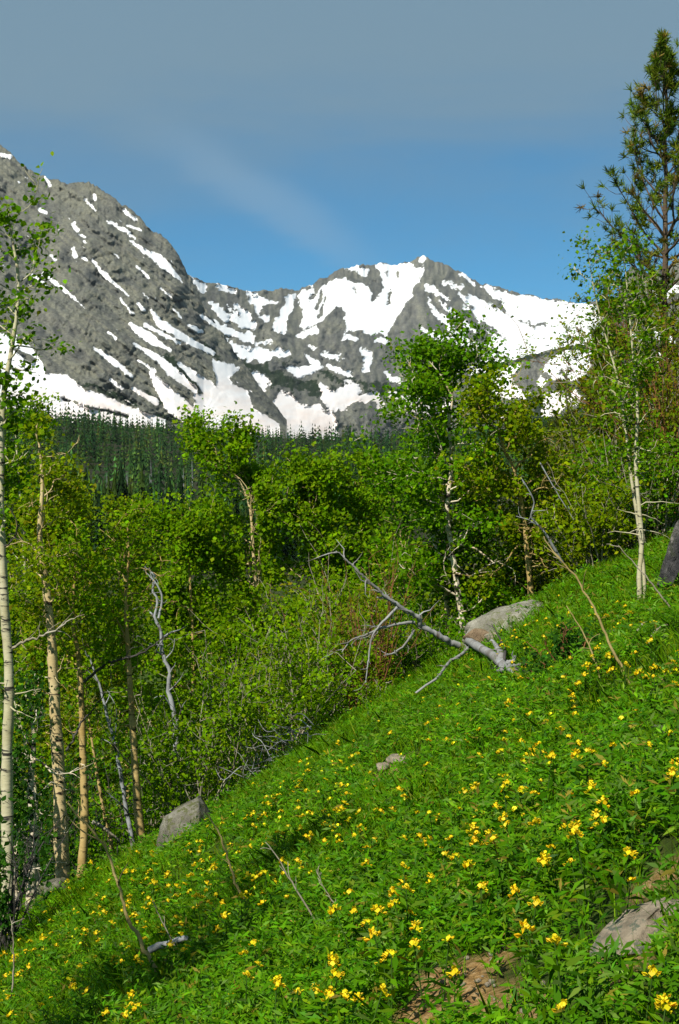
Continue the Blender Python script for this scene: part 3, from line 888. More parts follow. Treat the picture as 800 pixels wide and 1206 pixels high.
def build_forest():
    rng = np.random.default_rng(11)
    spots = []
    # candidate spots on the valley side, denser far away so that the canopy closes
    for (d0, d1, n, ua, ub) in [(260, 420, 300, -20, 480), (420, 620, 820, -30, 700), (620, 850, 1100, -40, 760), (850, 1150, 1700, -60, 800), (1150, 1560, 2400, -60, 800)]:
        d = np.sqrt(rng.uniform(d0 * d0, d1 * d1, n))
        u = rng.uniform(ua, ub, n)
        for uu, dd in zip(u, d):
            spots.append((dd, uu))
    # scattered outliers reaching on to the snow
    for _ in range(150):
        spots.append((rng.uniform(1540, 1680), rng.uniform(-20, 720)))
    spots.sort()
    bare = [(f, u) for f, u in spots if 0]
    near, far = spots[:260], spots[260:]
    # shared meshes for the nearest ones
    protos = []
    for k in range(6):
        g = Geo()
        spire(g, rng, np.zeros(3), 1.0, [.21, .18, .23, .17, .22, .19][k], 17, 9, palette(rng, 1, FAR_COLS, .3)[0])
        cm = g.mesh('crown')
        g = Geo()
        tube(g, [(0, 0, -.02), (0.002, 0, .5), (0, 0, .97)], [.014, .009, .002], 5)
        tm = g.mesh('trunk', color=False)
        protos.append((cm, tm))
    for i, (d, u) in enumerate(near):
        b = at(u, d)
        h = float(np.clip(rng.lognormal(2.4, .3), 5, 18))
        o = thing('conifer_tree', b, ('tall' if h > 10.5 else 'shorter') + ' narrow dark conifer at the near edge of the valley forest', 'tree', 'conifers at the near edge of the valley forest')
        o.scale = (h * rng.uniform(.7, 1.35),) * 2 + (h,)
        o.rotation_euler = (0, 0, rng.uniform(0, 6.28))
        cm, tm = protos[i % 6]
        link('crown', cm, M['far_needle'], o)
        link('trunk', tm, M['bark_pine'], o)
    # grey standing dead trunks among them
    gs = Geo()
    tube(gs, [(0, 0, -.02), (0.01, 0, .5), (0.0, 0.01, 1)], [.013, .009, .002], 5)
    for k in range(14):
        a = rng.uniform(0, 6.28)
        z = rng.uniform(.35, .95)
        L = .07 * (1.1 - z)
        tube(gs, [(0.005, 0, z), (math.cos(a) * L, math.sin(a) * L, z - .01)], [.003, .001], 3, cap=False)
    sm = gs.mesh('dead_conifer', color=False)
    for k in range(10):
        u, d = rng.uniform(90, 235), rng.uniform(420, 700)
        b = at(u, d)
        h = rng.uniform(9, 15)
        o = tag(link('dead_conifer', sm, M['bark_dead'], loc=tuple(b)), 'bare grey dead trunk standing among the dark valley conifers', 'dead tree', 'grey dead trunks in the valley forest')
        o.scale = (h * 1.3, h * 1.3, h)
        o.rotation_euler = (0, 0, rng.uniform(0, 6.28))
    g = Geo()
    for d, u in far:
        b = at(u, d)
        dn = float(fbm(np.array(b[0] / 55), np.array(b[1] / 90), 61, 3))
        if rng.uniform() > .85 + 1.2 * dn:
            continue
        h = np.clip(rng.lognormal(2.62, .28), 6, 24) * (1 + .35 * dn) * (0.75 if d > 1500 else (.72 if d < 560 else .9))
        spire(g, rng, b - np.array([0, 0, .3]), h, h * rng.uniform(.15, .25), 5, 5, palette(rng, 1, FAR_COLS, .3)[0] * (1.35 if d < 700 else 1.0) * math.exp(.8 * float(fbm(np.array(b[0] / 30), np.array(b[1] / 50), 67, 2))))
    tag(link('conifer_forest', g.mesh('conifer_forest'), M['far_needle']), 'dense dark green conifer forest filling the valley below the snow', 'forest', kind='stuff')
    # stunted trees on the cliff bench
    return


build_forest()

# ------------------------------------------------------------------ broadleaf trees
GREEN = [(4, (0.118, 0.242, 0.001)), (3, (0.150, 0.272, 0.002)), (1.2, (0.072, 0.168, 0.001)), (1, (0.19, 0.290, 0.004))]
DEEP = [(4, (0.080, 0.208, 0.001)), (3, (0.108, 0.238, 0.002)), (1, (0.046, 0.132, 0.001)), (1, (0.15, 0.260, 0.004))]
OLIVE = [(4, (0.130, 0.205, 0.002)), (3, (0.165, 0.220, 0.002)), (2, (0.088, 0.155, 0.002)), (1, (0.20, 0.18, 0.006))]
YELLOW = [(3, (0.160, 0.240, 0.001)), (3, (0.125, 0.215, 0.001)), (2, (0.20, 0.250, 0.003)), (1, (0.09, 0.150, 0.001))]
BUDS = [(3, (0.15, 0.185, 0.004)), (1.5, (0.18, 0.155, 0.006)), (3, (0.11, 0.180, 0.002)), (.5, (0.19, 0.115, 0.010))]
BRIGHT = [(3, (0.115, 0.240, 0.002)), (3, (0.085, 0.205, 0.002)), (1, (0.18, 0.265, 0.008)), (1, (0.06, 0.13, 0.003))]
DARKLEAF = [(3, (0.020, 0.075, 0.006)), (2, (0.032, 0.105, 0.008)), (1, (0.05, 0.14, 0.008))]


def limb(rng, p, d, L, nseg, wander, lift):
    pts = [p]
    d = unit(np.array(d, float))
    st = L / nseg
    for _ in range(nseg):
        d = unit(d + rng.normal(0, wander, 3) + np.array([0, 0, lift]))
        pts.append(pts[-1] + d * st)
    return np.array(pts)


def grow(rng, g, path, r0, n_limb, t0, Rc, twigs=5, wander=.28, lift=.06, tip=.25, env='oval', elev=(5, 55), bare=(), sides=8):
    """stem + limbs + twigs; returns points where leaves sit"""
    nP = max(14, int(len(path) * 5))
    path = resample(path, nP)
    tt = np.linspace(0, 1, nP)
    rad = r0 * (1 - tt) ** .75 * .92 + r0 * .08
    rad[:2] *= np.array([1.35, 1.12])
    tube(g, path, rad, sides, rng=rng, knob=.08)
    nodes = []
    for _ in range(7):
        k = int(rng.uniform(.12, max(t0, .3)) * (nP - 1))
        st = limb(rng, path[k], np.append(rng.normal(0, 1, 2), rng.normal(.1, .3)), rng.uniform(.08, .45), 5, .3, .0)
        tube(g, st, np.linspace(min(rad[k] * .35, .012), .002, len(st)), 4, cap=False)
    for i in range(n_limb):
        f = (i + rng.uniform(.1, .9)) / n_limb
        t = t0 + (1 - t0) * f
        k = min(int(t * (nP - 1)), nP - 2)
        p = path[k]
        if env == 'oval':
            e = 0.45 + 0.55 * math.sin(math.pi * min(1, f * .78 + .16))
        elif env == 'top':
            e = 0.5 + 0.5 * f if f < .8 else 1.0 - (f - .8) * 1.8
        else:
            e = 1.0 - .7 * f
        L = Rc * e * rng.uniform(.6, 1.2)
        a = i * 2.399 + rng.uniform(-.6, .6)
        el = R(elev[0] + (elev[1] - elev[0]) * f + rng.normal(0, 12))
        d = (math.cos(a) * math.cos(el), math.sin(a) * math.cos(el), math.sin(el))
        pts = limb(rng, p, d, L, 7, wander, lift)
        rl = min(rad[k] * .45, .008 + .010 * L)
        tube(g, pts, np.linspace(rl, .003, len(pts)), 5, cap=False)
        is_bare = rng.uniform() < (bare[0] if bare else 0)
        for m in range(3, len(pts)):
            if not is_bare:
                nodes.append(pts[m])
        for s in range(twigs):
            q = rng.integers(2, len(pts))
            dd = unit(pts[q] - pts[q - 1]) + rng.normal(0, .75, 3)
            tw = limb(rng, pts[q], dd, L * rng.uniform(.22, .5), 4, .3, .03)
            tube(g, tw, np.linspace(.005 + rl * .18, .0025, len(tw)), 3, cap=False)
            if not is_bare:
                nodes.extend(tw[1:])
    # leader top
    nodes.extend(path[int(nP * (1 - tip * .3)):])
    return np.array(nodes)


# openings in the leaves where bare wood shows: pixel segment, half width, distance of the wood, share of leaves pruned
CLEAR = [(288, 560, 300, 682, 10, 30.2, .95), (300, 640, 335, 628, 6, 30.2, .8), (533, 478, 527, 600, 6, 24.2, .7), (529, 600, 541, 700, 6, 24.2, .3), (617, 600, 622, 655, 8, 23.4, .9), (180, 672, 193, 765, 9, 24, .95), (193, 765, 206, 830, 8, 24, .7),
         (60, 720, 74, 1075, 12, 20, .95), (95, 760, 98, 1035, 9, 21, .9), (150, 750, 168, 1000, 9, 21.2, .95), (104, 772, 158, 1000, 6, 22, .8), (8, 700, 9, 900, 14, 16.4, .95), (100, 803, 200, 746, 6, 20.8, .9), (13, 765, 97, 722, 5, 16.4, .9),
         (752, 590, 755, 720, 9, 16, .95), (738, 345, 752, 590, 5, 15.9, .75), (705, 390, 750, 600, 5, 16.1, .75), (396, 648, 495, 730, 7, 20.2, .95), (495, 730, 596, 788, 16, 20.3, .98), (616, 565, 662, 662, 6, 19.5, .95), (403, 768, 490, 735, 6, 20, .9),
         (590, 520, 606, 555, 6, 26, .8), (355, 575, 370, 590, 8, 30, .9), (560, 705, 640, 760, 12, 20.5, .98), (38, 980, 38, 1094, 11, 19.1, .95), (13, 990, 22, 1090, 8, 18.7, .9)]


def prune(rng, C):
    keep = np.ones(len(C), bool)
    u = 400 + C[:, 0] / C[:, 1] * FPX
    v = HV - (C[:, 2] - CZ) / C[:, 1] * FPX
    for (u0, v0, u1, v1, hw, d, pr) in CLEAR:
        du, dv = u1 - u0, v1 - v0
        t = np.clip(((u - u0) * du + (v - v0) * dv) / (du * du + dv * dv), 0, 1)
        dist = np.hypot(u - u0 - t * du, v - v0 - t * dv)
        keep &= ~((dist < hw) & (C[:, 1] < d) & (rng.uniform(0, 1, len(C)) < pr))
    return keep


def foliage(rng, nodes, n, size, cols, spread=.12, up=1.0, shape='diamond', clump=True, aspect=.8):
    g = Geo()
    if clump:
        w = rng.gamma(.75, 1, len(nodes))
        k = rng.choice(len(nodes), n, p=w / w.sum())
        tone = np.exp(rng.normal(0, .16, len(nodes)))[k]
    else:
        k = rng.integers(0, len(nodes), n)
        tone = np.ones(n)
    C = nodes[k] + rng.normal(0, spread, (n, 3)) * np.array([1, 1, .75])
    col = palette(rng, n, cols) * tone[:, None]
    kp = prune(rng, C)
    C, col = C[kp], col[kp]
    n = len(C)
    leaves(g, rng, C, size * rng.uniform(.45, 1.35, n), col, up=up, shape=shape, aspect=aspect)
    return g


def aspen(label, path, r0, Rc, n_limb=18, t0=.35, nleaf=6000, size=.06, cols=GREEN, bark='bark_tan', seed=1, group=None, name='aspen_tree',
          env='oval', twigs=5, spread=.12, shape='diamond', elev=(5, 55), bare=(), lift=.06, extra=(), wander=.28, cat='tree'):
    rng = np.random.default_rng(seed)
    path = np.array(path, float)
    base = path[0].copy()
    path = path.copy()
    path[0, 2] -= 0.08
    g = Geo()
    nodes = grow(rng, g, path, r0, n_limb, t0, Rc, twigs, env=env, elev=elev, bare=bare, lift=lift, wander=wander)
    o = thing(name, base, label, cat, group)
    link('trunk', g.mesh('trunk', base, smooth=True, color=False), M[bark], o)
    for (epts, er, emat, ename) in extra:
        ge = Geo()
        pts = resample(epts, len(epts) * 4, .008, rng)
        tube(ge, pts, np.linspace(er, er * .3, len(pts)), 6)
        for q in range(4, len(pts) - 1, 2):
            tw = limb(rng, pts[q], rng.normal(0, 1, 3) + (pts[q] - pts[q - 1]) * 8, er * 14 * rng.uniform(.4, 1.2), 4, .3, 0)
            tube(ge, tw, np.linspace(er * .3, .002, len(tw)), 4, cap=False)
        link(ename, ge.mesh(ename, base, smooth=True, color=False), M[emat], o)
    if nleaf:
        gl = foliage(rng, nodes, nleaf, size, cols, spread, shape=shape)
        link('crown', gl.mesh('crown', base), M['leaf'], o)
    return o


def px_path(pts, d):
    """trunk drawn in photograph pixels at one distance; the first point is set on the ground"""
    p = P([q[0] for q in pts], [q[1] for q in pts], d)
    return p


def rooted(pts, d, lean=0.0):
    p = px_path(pts, d)
    b = at(pts[0][0], d)
    if p[0, 2] > b[2] + .05:
        p = np.concatenate([[b], p])
    else:
        p[0] = b
    p[:, 1] += np.linspace(0, lean, len(p))
    return p


def wpx(w, d):
    return 0.5 * w * d / FPX


# --- the trunks at the lower edge of the meadow
aspen('pale aspen trunk with a long dead limb and slender leafy top against the snow', rooted([(10, 1118), (9, 1000), (8, 905), (11, 800), (6, 720), (2, 640), (1, 560), (2, 500), (6, 455), (14, 410), (21, 360), (21, 320), (14, 280), (8, 245)], 16.5),
      wpx(16, 16.5), .62, 34, .58, 2300, .056, BRIGHT, 'bark_pale', 3, env='top', shape='round', spread=.07, twigs=4, elev=(-5, 50),
      extra=[(P([13, 24, 38, 60, 80, 97], [765, 757, 752, 745, 733, 722], [16.5, 16.4, 16.3, 16.2, 16.1, 16.0]), .016, 'bark_shrub', 'dead_limb'),
             (P([4, 18, 20, 12, 6], [645, 632, 612, 600, 590], [16.5, 16.3, 16.2, 16.2, 16.2]), .010, 'bark_dark', 'dead_limb')])
aspen('thick tan aspen trunk with dark knots, stoutest of the grove below the meadow', rooted([(74, 1078), (73, 1000), (70, 920), (66, 850), (62, 780), (60, 740), (53, 680), (47, 630), (50, 570), (46, 520)], 20),
      wpx(19, 20), .65, 18, .52, 2600, .058, YELLOW, 'bark_tan', 5, bare=(.25,))
aspen('golden aspen trunk carrying a dark crooked dead limb, in the grove below the meadow', rooted([(96, 1036), (100, 960), (98, 890), (96, 820), (93, 775), (86, 735), (88, 680), (92, 640)], 21),
      wpx(12, 21), .75, 14, .62, 2200, .058, GREEN, 'bark_gold', 6,
      extra=[(P([99, 118, 128, 142, 160, 178, 200], [803, 788, 780, 777, 772, 762, 746], [21, 20.9, 20.8, 20.7, 20.6, 20.5, 20.4]), .022, 'bark_dark', 'dead_limb'),
             (P([78, 90, 96, 110, 124], [884, 865, 850, 836, 816], [20.6, 20.7, 20.8, 20.7, 20.6]), .018, 'bark_dark', 'dead_limb')])
aspen('tan aspen trunk leaning slightly beside a grey boulder at the meadow edge', rooted([(168, 1002), (163, 955), (159, 900), (155, 830), (151, 765), (148, 705), (152, 655), (150, 620)], 21.2),
      wpx(11.5, 21.2), .85, 15, .58, 3000, .058, GREEN, 'bark_gold', 7)
aspen('thin golden aspen leaning toward a grey dead pole', rooted([(131, 996), (124, 965), (117, 925), (111, 890), (104, 840), (100, 790)], 22.2), wpx(6, 22.2), .5, 8, .6, 900, .055, GREEN, 'bark_gold', 8)
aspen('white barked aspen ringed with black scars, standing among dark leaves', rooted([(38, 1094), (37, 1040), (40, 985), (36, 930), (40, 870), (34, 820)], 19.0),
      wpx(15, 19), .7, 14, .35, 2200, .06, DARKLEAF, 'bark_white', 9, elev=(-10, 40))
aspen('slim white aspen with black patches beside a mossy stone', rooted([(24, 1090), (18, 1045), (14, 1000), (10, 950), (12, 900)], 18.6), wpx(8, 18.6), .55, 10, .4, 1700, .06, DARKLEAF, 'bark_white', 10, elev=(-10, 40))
aspen('thin pale crooked aspen stem leaning away from the thick tan trunk', rooted([(44, 985), (42, 930), (33, 890), (25, 855), (16, 820), (14, 790)], 19.6), wpx(6, 19.6), .4, 7, .7, 500, .055, GREEN, 'bark_pale', 12)


def dead_tree(name, label, paths, mat, cat, seed, group=None, twig=True, origin=None):
    """bare wood: list of (points, r0, r1)"""
    rng = np.random.default_rng(seed)
    g = Geo()
    for n, (pts, ra, rb) in enumerate(paths):
        pts = resample(pts, max(8, len(pts) * 4), ra * .10, rng)
        tube(g, pts, np.linspace(ra, rb, len(pts)), 7 if ra > .01 else 5, rng=rng, knob=.07)
        if twig:
            for q in range(3, len(pts) - 1, 3):
                tw = limb(rng, pts[q], rng.normal(0, 1, 3) + unit(pts[q] - pts[q - 1]) * 1.2, max(ra * 9, .12) * rng.uniform(.4, 1.3), 4, .35, .02)
                tube(g, tw, np.linspace(max(ra * .28, .004), .002, len(tw)), 4, cap=False)
    base = np.array(paths[0][0][0] if origin is None else origin)
    return tag(link(name, g.mesh(name, base, smooth=True, color=False), M[mat], loc=tuple(base)), label, cat, group)


dead_tree('dead_pole', 'bluish grey dead pole leaning among the golden aspen trunks',
          [(rooted([(158, 1002), (150, 960), (144, 920), (136, 880), (128, 850), (118, 808), (104, 772)], 22.0), wpx(7, 22), .012),
           (P([133, 137, 137, 132, 128], [875, 855, 835, 822, 818], 21.9), .012, .005),
           (P([150, 140, 128, 122], [955, 945, 935, 930], [22, 21.8, 21.7, 21.6]), .012, .006)], 'bark_dead', 'dead tree', 20)
dead_tree('dead_snag', 'bleached crooked dead snag rising between green crowns',
          [(rooted([(214, 975), (208, 890), (206, 845), (199, 815), (200, 790), (191, 768), (190, 745), (183, 728), (186, 708), (179, 695), (184, 682), (177, 672)], 24), wpx(10, 24), .014),
           (P([187, 191, 186, 179, 176], [728, 705, 690, 680, 668], 23.9), .020, .006),
           (P([192, 176, 165, 155], [760, 758, 750, 748], [24, 23.8, 23.7, 23.6]), .014, .005),
           (P([196, 204, 206], [775, 765, 752], 23.9), .012, .005)], 'bark_dead', 'dead tree', 21)
dead_tree('fallen_branch', 'bent grey fallen branch lying under the aspen grove',
          [(P([110, 118, 126, 134, 142], [968, 972, 978, 985, 991], [21.5, 21.3, 21.2, 21.1, 21.0]), .03, .012)], 'bark_shrub', 'branch', 22)

# an aspen left of the path, beside the viewer: its crown shades part of the flowers
bS = np.array([-3.25, 6.3, float(gz(-3.25, 6.3))])
aspen('aspen beside the path whose shade falls across the flowering slope', [bS, bS + np.array([.05, 0, 2.5]), bS + np.array([0, .05, 5.0]), bS + np.array([.05, .05, 7.2])], .08, 1.0, 22, .55, 3200, .075, GREEN, 'bark_pale', 58)

# --- crowns behind: (label, u base, distance, u top, v top, crown radius m, t0, leaves, palette, bark, seed, limbs)
crowns = [
    ('broad bright green aspen with a bare tan upper trunk showing mid crown', [(312, 860), (304, 740), (301, 690), (298, 640), (295, 600), (284, 570), (258, 535)], 30, 11, 1.75, .22, 11500, GREEN, 'bark_tan', 31, 34),
    ('bright green aspen with a low round top below the pine forest edge', [(385, 850), (378, 740), (372, 640), (366, 600), (362, 568)], 30, 9, 1.5, .25, 8500, GREEN, 'bark_tan', 32, 28),
    ('green aspen whose round top stands between the broad tree and the tall one', [(440, 830), (432, 720), (424, 620), (422, 590), (418, 565)], 31, 9, 1.4, .25, 7500, GREEN, 'bark_gold', 33, 26),
    ('small green aspen filling the gap behind the bleached snag', [(232, 900), (228, 800), (226, 720), (222, 665), (218, 628)], 29, 9, 1.35, .25, 7000, GREEN, 'bark_gold', 34, 26),
    ('yellowish aspen crown behind the golden trunks', [(150, 900), (146, 800), (148, 700), (146, 665), (143, 632)], 33, 9, 1.6, .25, 7500, YELLOW, 'bark_gold', 35, 28),
    ('yellow green aspen crown beside the thick tan trunk', [(95, 900), (92, 800), (88, 680), (84, 640), (80, 595)], 30, 9, 1.5, .25, 7000, YELLOW, 'bark_gold', 36, 28),
    ('half hidden green aspen deep behind the bleached snag', [(205, 960), (206, 850), (204, 760), (206, 700), (204, 675)], 36, 8, 1.3, .3, 4200, GREEN, 'bark_gold', 39, 20),
    ('half hidden green aspen deep behind the broad bright tree', [(258, 940), (256, 850), (258, 770), (255, 715), (256, 690)], 37, 8, 1.3, .3, 4200, GREEN, 'bark_gold', 40, 20),
    ('dense green aspen crown under the slender leafy top', [(30, 950), (32, 800), (30, 680), (22, 560), (16, 480)], 27, 9, 1.0, .3, 6500, GREEN, 'bark_pale', 37, 28),
    ('aspen with twiggy bare side branches beside the dense crown', [(68, 950), (66, 800), (70, 700), (66, 630), (62, 572)], 25, 8, .9, .35, 2800, OLIVE, 'bark_gold', 38, 24),
]
for (lab, pts_, d, w, Rc, t0, nl, cols, bk, sd, nlimb) in crowns:
    aspen(lab, rooted(pts_, d), wpx(w, d), Rc, int(nlimb * 1.25), t0, int(nl * 2.3), .082, cols, bk, sd, spread=.14, bare=(.08,))

# the tall centre aspen: white stem and tan stem
aspen('tall aspen with chalk white crooked trunk and a clumped crown before the snowy peak',
      rooted([(546, 742), (540, 700), (533, 650), (527, 600), (532, 545), (529, 500), (533, 470), (528, 458), (518, 440), (506, 426)], 24.0), wpx(9, 24), 1.4, 36, .14, 14000, .070, DEEP, 'bark_white', 41, spread=.11, bare=(.10,), elev=(-5, 45))
aspen('tan stemmed aspen growing close against the chalk white trunk', rooted([(528, 745), (526, 700), (527, 650), (523, 600), (516, 540), (512, 490), (506, 455), (488, 428)], 24.6), wpx(8, 24.6), 1.05, 26, .25, 7500, .070, DEEP, 'bark_tan', 42, spread=.11)
aspen('yellowish aspen with an orange bent trunk below the snowy cliff bench', rooted([(628, 745), (622, 660), (617, 610), (606, 555), (594, 528), (586, 495), (592, 472)], 23.3), wpx(8, 23.3), 1.15, 30, .30, 8000, .066, YELLOW, 'bark_gold', 43, spread=.12, bare=(.2,), twigs=6)
aspen('deep green young aspen crowding the base of the chalk white trunk', rooted([(575, 760), (578, 700), (574, 640), (570, 590), (566, 560)], 25.2), wpx(7, 25.2), .85, 22, .1, 5600, .070, DEEP, 'bark_tan', 44, spread=.12)
aspen('deep green bushy aspen behind the bleached fallen log', rooted([(480, 790), (478, 720), (474, 650), (468, 590), (462, 560)], 26), wpx(7, 26), 1.0, 24, .08, 6400, .070, DEEP, 'bark_tan', 45, spread=.13)
aspen('small olive aspen between the tall aspen and the hillside thicket', rooted([(640, 720), (642, 660), (640, 600), (644, 560), (640, 535)], 28), wpx(7, 28), .7, 16, .1, 2600, .058, OLIVE, 'bark_gold', 46, spread=.12)

# --- right side: two slim aspens on the meadow and their neighbours
aspen('slim pale aspen with a straight trunk rooted in the meadow', rooted([(755, 724), (753, 680), (756, 640), (753, 600), (749, 540), (751, 480), (746, 420), (741, 365), (738, 330), (735, 300)], 16), wpx(6.5, 16), .40, 24, .42, 2300, .044, BRIGHT, 'bark_pale', 51, spread=.09, elev=(10, 60), twigs=5)
aspen('slim leaning aspen with a thin feathery top against the blue sky', rooted([(761, 716), (757, 660), (750, 605), (742, 550), (736, 495), (726, 440), (716, 405), (705, 365), (697, 325), (692, 292)], 16.2), wpx(5, 16.2), .40, 26, .38, 2000, .042, BRIGHT, 'bark_pale', 52, spread=.08, elev=(15, 60), twigs=5)

# ------------------------------------------------------------------ pines


def pine(label, base, top, r0, Rc, n_whorl, seed, cols, bare_low=.3, tuft=.13, per=5, name='pine_tree', nn=22):
    rng = np.random.default_rng(seed)
    base, top = np.array(base, float), np.array(top, float)
    g, gn = Geo(), Geo()
    mid = (base + top) / 2 + rng.normal(0, .04, 3)
    path = resample([base - np.array([0, 0, .1]), mid, top], 30, .012, rng)
    rad = np.linspace(r0, .012, 30)
    tube(g, path, rad, 8, rng=rng, knob=.05)
    tufts, dirs = [], []
    H = np.linalg.norm(top - base)
    for w in range(n_whorl):
        f = (w + .5) / n_whorl
        if f < .08:
            continue
        t = f
        k = min(int(t * 29), 28)
        nb = per if f < .85 else 2
        for b in range(nb):
            if rng.uniform() < .22 + .25 * f:
                continue
            a = w * 1.1 + b * 6.283 / nb + rng.normal(0, .35)
            e = (1 - f) ** .72 * (0.75 + .5 * vnoise(np.array(f * 9.0), np.array(a * 1.3), seed))
            L = max(.12, Rc * e * rng.uniform(.55, 1.15))
            el = R(-12 + 70 * f + rng.normal(0, 9))
            d = (math.cos(a) * math.cos(el), math.sin(a) * math.cos(el), math.sin(el))
            pts = limb(rng, path[k] + rng.normal(0, .05, 3) * np.array([0, 0, 1]), d, L, 7, .12, .10)
            rl = min(rad[k] * .5, .010 + .016 * L)
            tube(g, pts, np.linspace(rl, .006, len(pts)), 5, cap=False)
            for q in range(2, len(pts)):
                dd = unit(pts[q] - pts[q - 1])
                if q == len(pts) - 1:
                    tufts.append(pts[q])
                    dirs.append(unit(dd + np.array([0, 0, .35])))
                for _ in range(2):
                    tw = limb(rng, pts[q], dd + rng.normal(0, .7, 3) + np.array([0, 0, .25]), L * rng.uniform(.08, .28) + .06, 3, .2, .14)
                    tube(g, tw, np.linspace(.007, .003, len(tw)), 3, cap=False)
                    tufts.append(tw[-1])
                    dirs.append(unit(tw[-1] - tw[-2]))
                    if rng.uniform() < .35:
                        tufts.append(tw[-2])
                        dirs.append(unit(tw[-1] - tw[-2]))
    tufts, dirs = np.array(tufts), np.array(dirs)
    n = len(tufts)
    T = np.repeat(tufts, nn, 0)
    D = np.repeat(dirs, nn, 0)
    nd = unit(D * .75 + rng.normal(0, .62, (n * nn, 3)))
    L = tuft * rng.uniform(.65, 1.15, (n * nn, 1))
    side = unit(np.cross(nd, rng.normal(0, 1, (n * nn, 3))))
    wv = .0085
    A = T + rng.normal(0, .012, T.shape)
    V = np.stack([A - side * wv, A + side * wv, A + nd * L + side * wv * .4, A + nd * L - side * wv * .4], 1).reshape(-1, 3)
    tone = np.repeat(palette(rng, n, cols, .22), nn, 0) * np.exp(rng.normal(0, .15, (n * nn, 1)))
    gn.add(V, np.arange(len(V)).reshape(-1, 4), np.repeat(tone, 4, 0))
    o = thing(name, base, label, 'tree')
    link('trunk', g.mesh('trunk', base, smooth=True, color=False), M['bark_pine'], o)
    link('crown', gn.mesh('crown', base), M['needle'], o)
    return o


PINE = [(3, (0.090, 0.145, 0.006)), (2, (0.12, 0.165, 0.008)), (2, (0.055, 0.105, 0.006)), (.6, (0.15, 0.115, 0.018))]
b = at(783, 28)
pine('tall open crowned pine towering over the hillside thicket', b, P(785, 42, 28), .095, 3.1, 29, 61, PINE, tuft=.135, per=5, nn=20)
b = at(712, 27)
pine('short dense pine half hidden behind the slim aspens', b, P(718, 372, 27), .10, 1.25, 15, 62, PINE, tuft=.15)
b = at(668, 29)
pine('low olive pine beside the yellowish aspen', b, P(668, 455, 29), .08, 1.0, 12, 63, [(3, (0.075, 0.095, 0.010)), (2, (0.10, 0.11, 0.012)), (1, (0.04, 0.065, 0.01))], tuft=.14)

# ------------------------------------------------------------------ shrubs


def shrub(label, u, d, hpx, wpx_, nstem, nleaf, cols, bark, seed, size=.05, group=None, name='willow_shrub', spread=.09, lean=(0, 0), twigs=5, bareness=0.0, zoff=0, flare=.55):
    rng = np.random.default_rng(seed)
    base = at(u, d)
    base[2] += zoff
    H, W = hpx * d / FPX, wpx_ * d / FPX
    g = Geo()
    nodes = []
    for i in range(nstem):
        a = rng.uniform(0, 6.283)
        o = rng.uniform(0, 1) ** .6
        p0 = base + np.array([math.cos(a) * o * W * .16, math.sin(a) * o * W * .16, -.06])
        p0[2] = gz(p0[0], p0[1]) - .05
        L = H * rng.uniform(.6, 1.08) * (1.05 - .25 * o)
        d_ = np.array([math.cos(a) * o * flare * W / H + lean[0], math.sin(a) * o * flare * W / H + lean[1], 1.0])
        pts = limb(rng, p0, d_, L, 9, .13, .02)
        r_ = rng.uniform(.008, .02)
        tube(g, pts, np.linspace(r_, .003, len(pts)), 5, cap=False)
        bare_s = rng.uniform() < bareness
        for s in range(twigs):
            q = rng.integers(3, len(pts))
            tw = limb(rng, pts[q], unit(pts[q] - pts[q - 1]) + rng.normal(0, .6, 3), L * rng.uniform(.12, .3), 4, .25, .04)
            tube(g, tw, np.linspace(r_ * .4, .002, len(tw)), 3, cap=False)
            if not bare_s:
                nodes.extend(tw[1:])
        if not bare_s:
            nodes.extend(pts[3:])
    nodes = np.array(nodes)
    o = thing(name, base, label, 'shrub', group)
    link('stems', g.mesh('stems', base, smooth=True, color=False), M[bark], o)
    gl = foliage(rng, nodes, nleaf, size, cols, spread, aspect=.62)
    link('foliage', gl.mesh('foliage', base), M['leaf'], o)
    return o


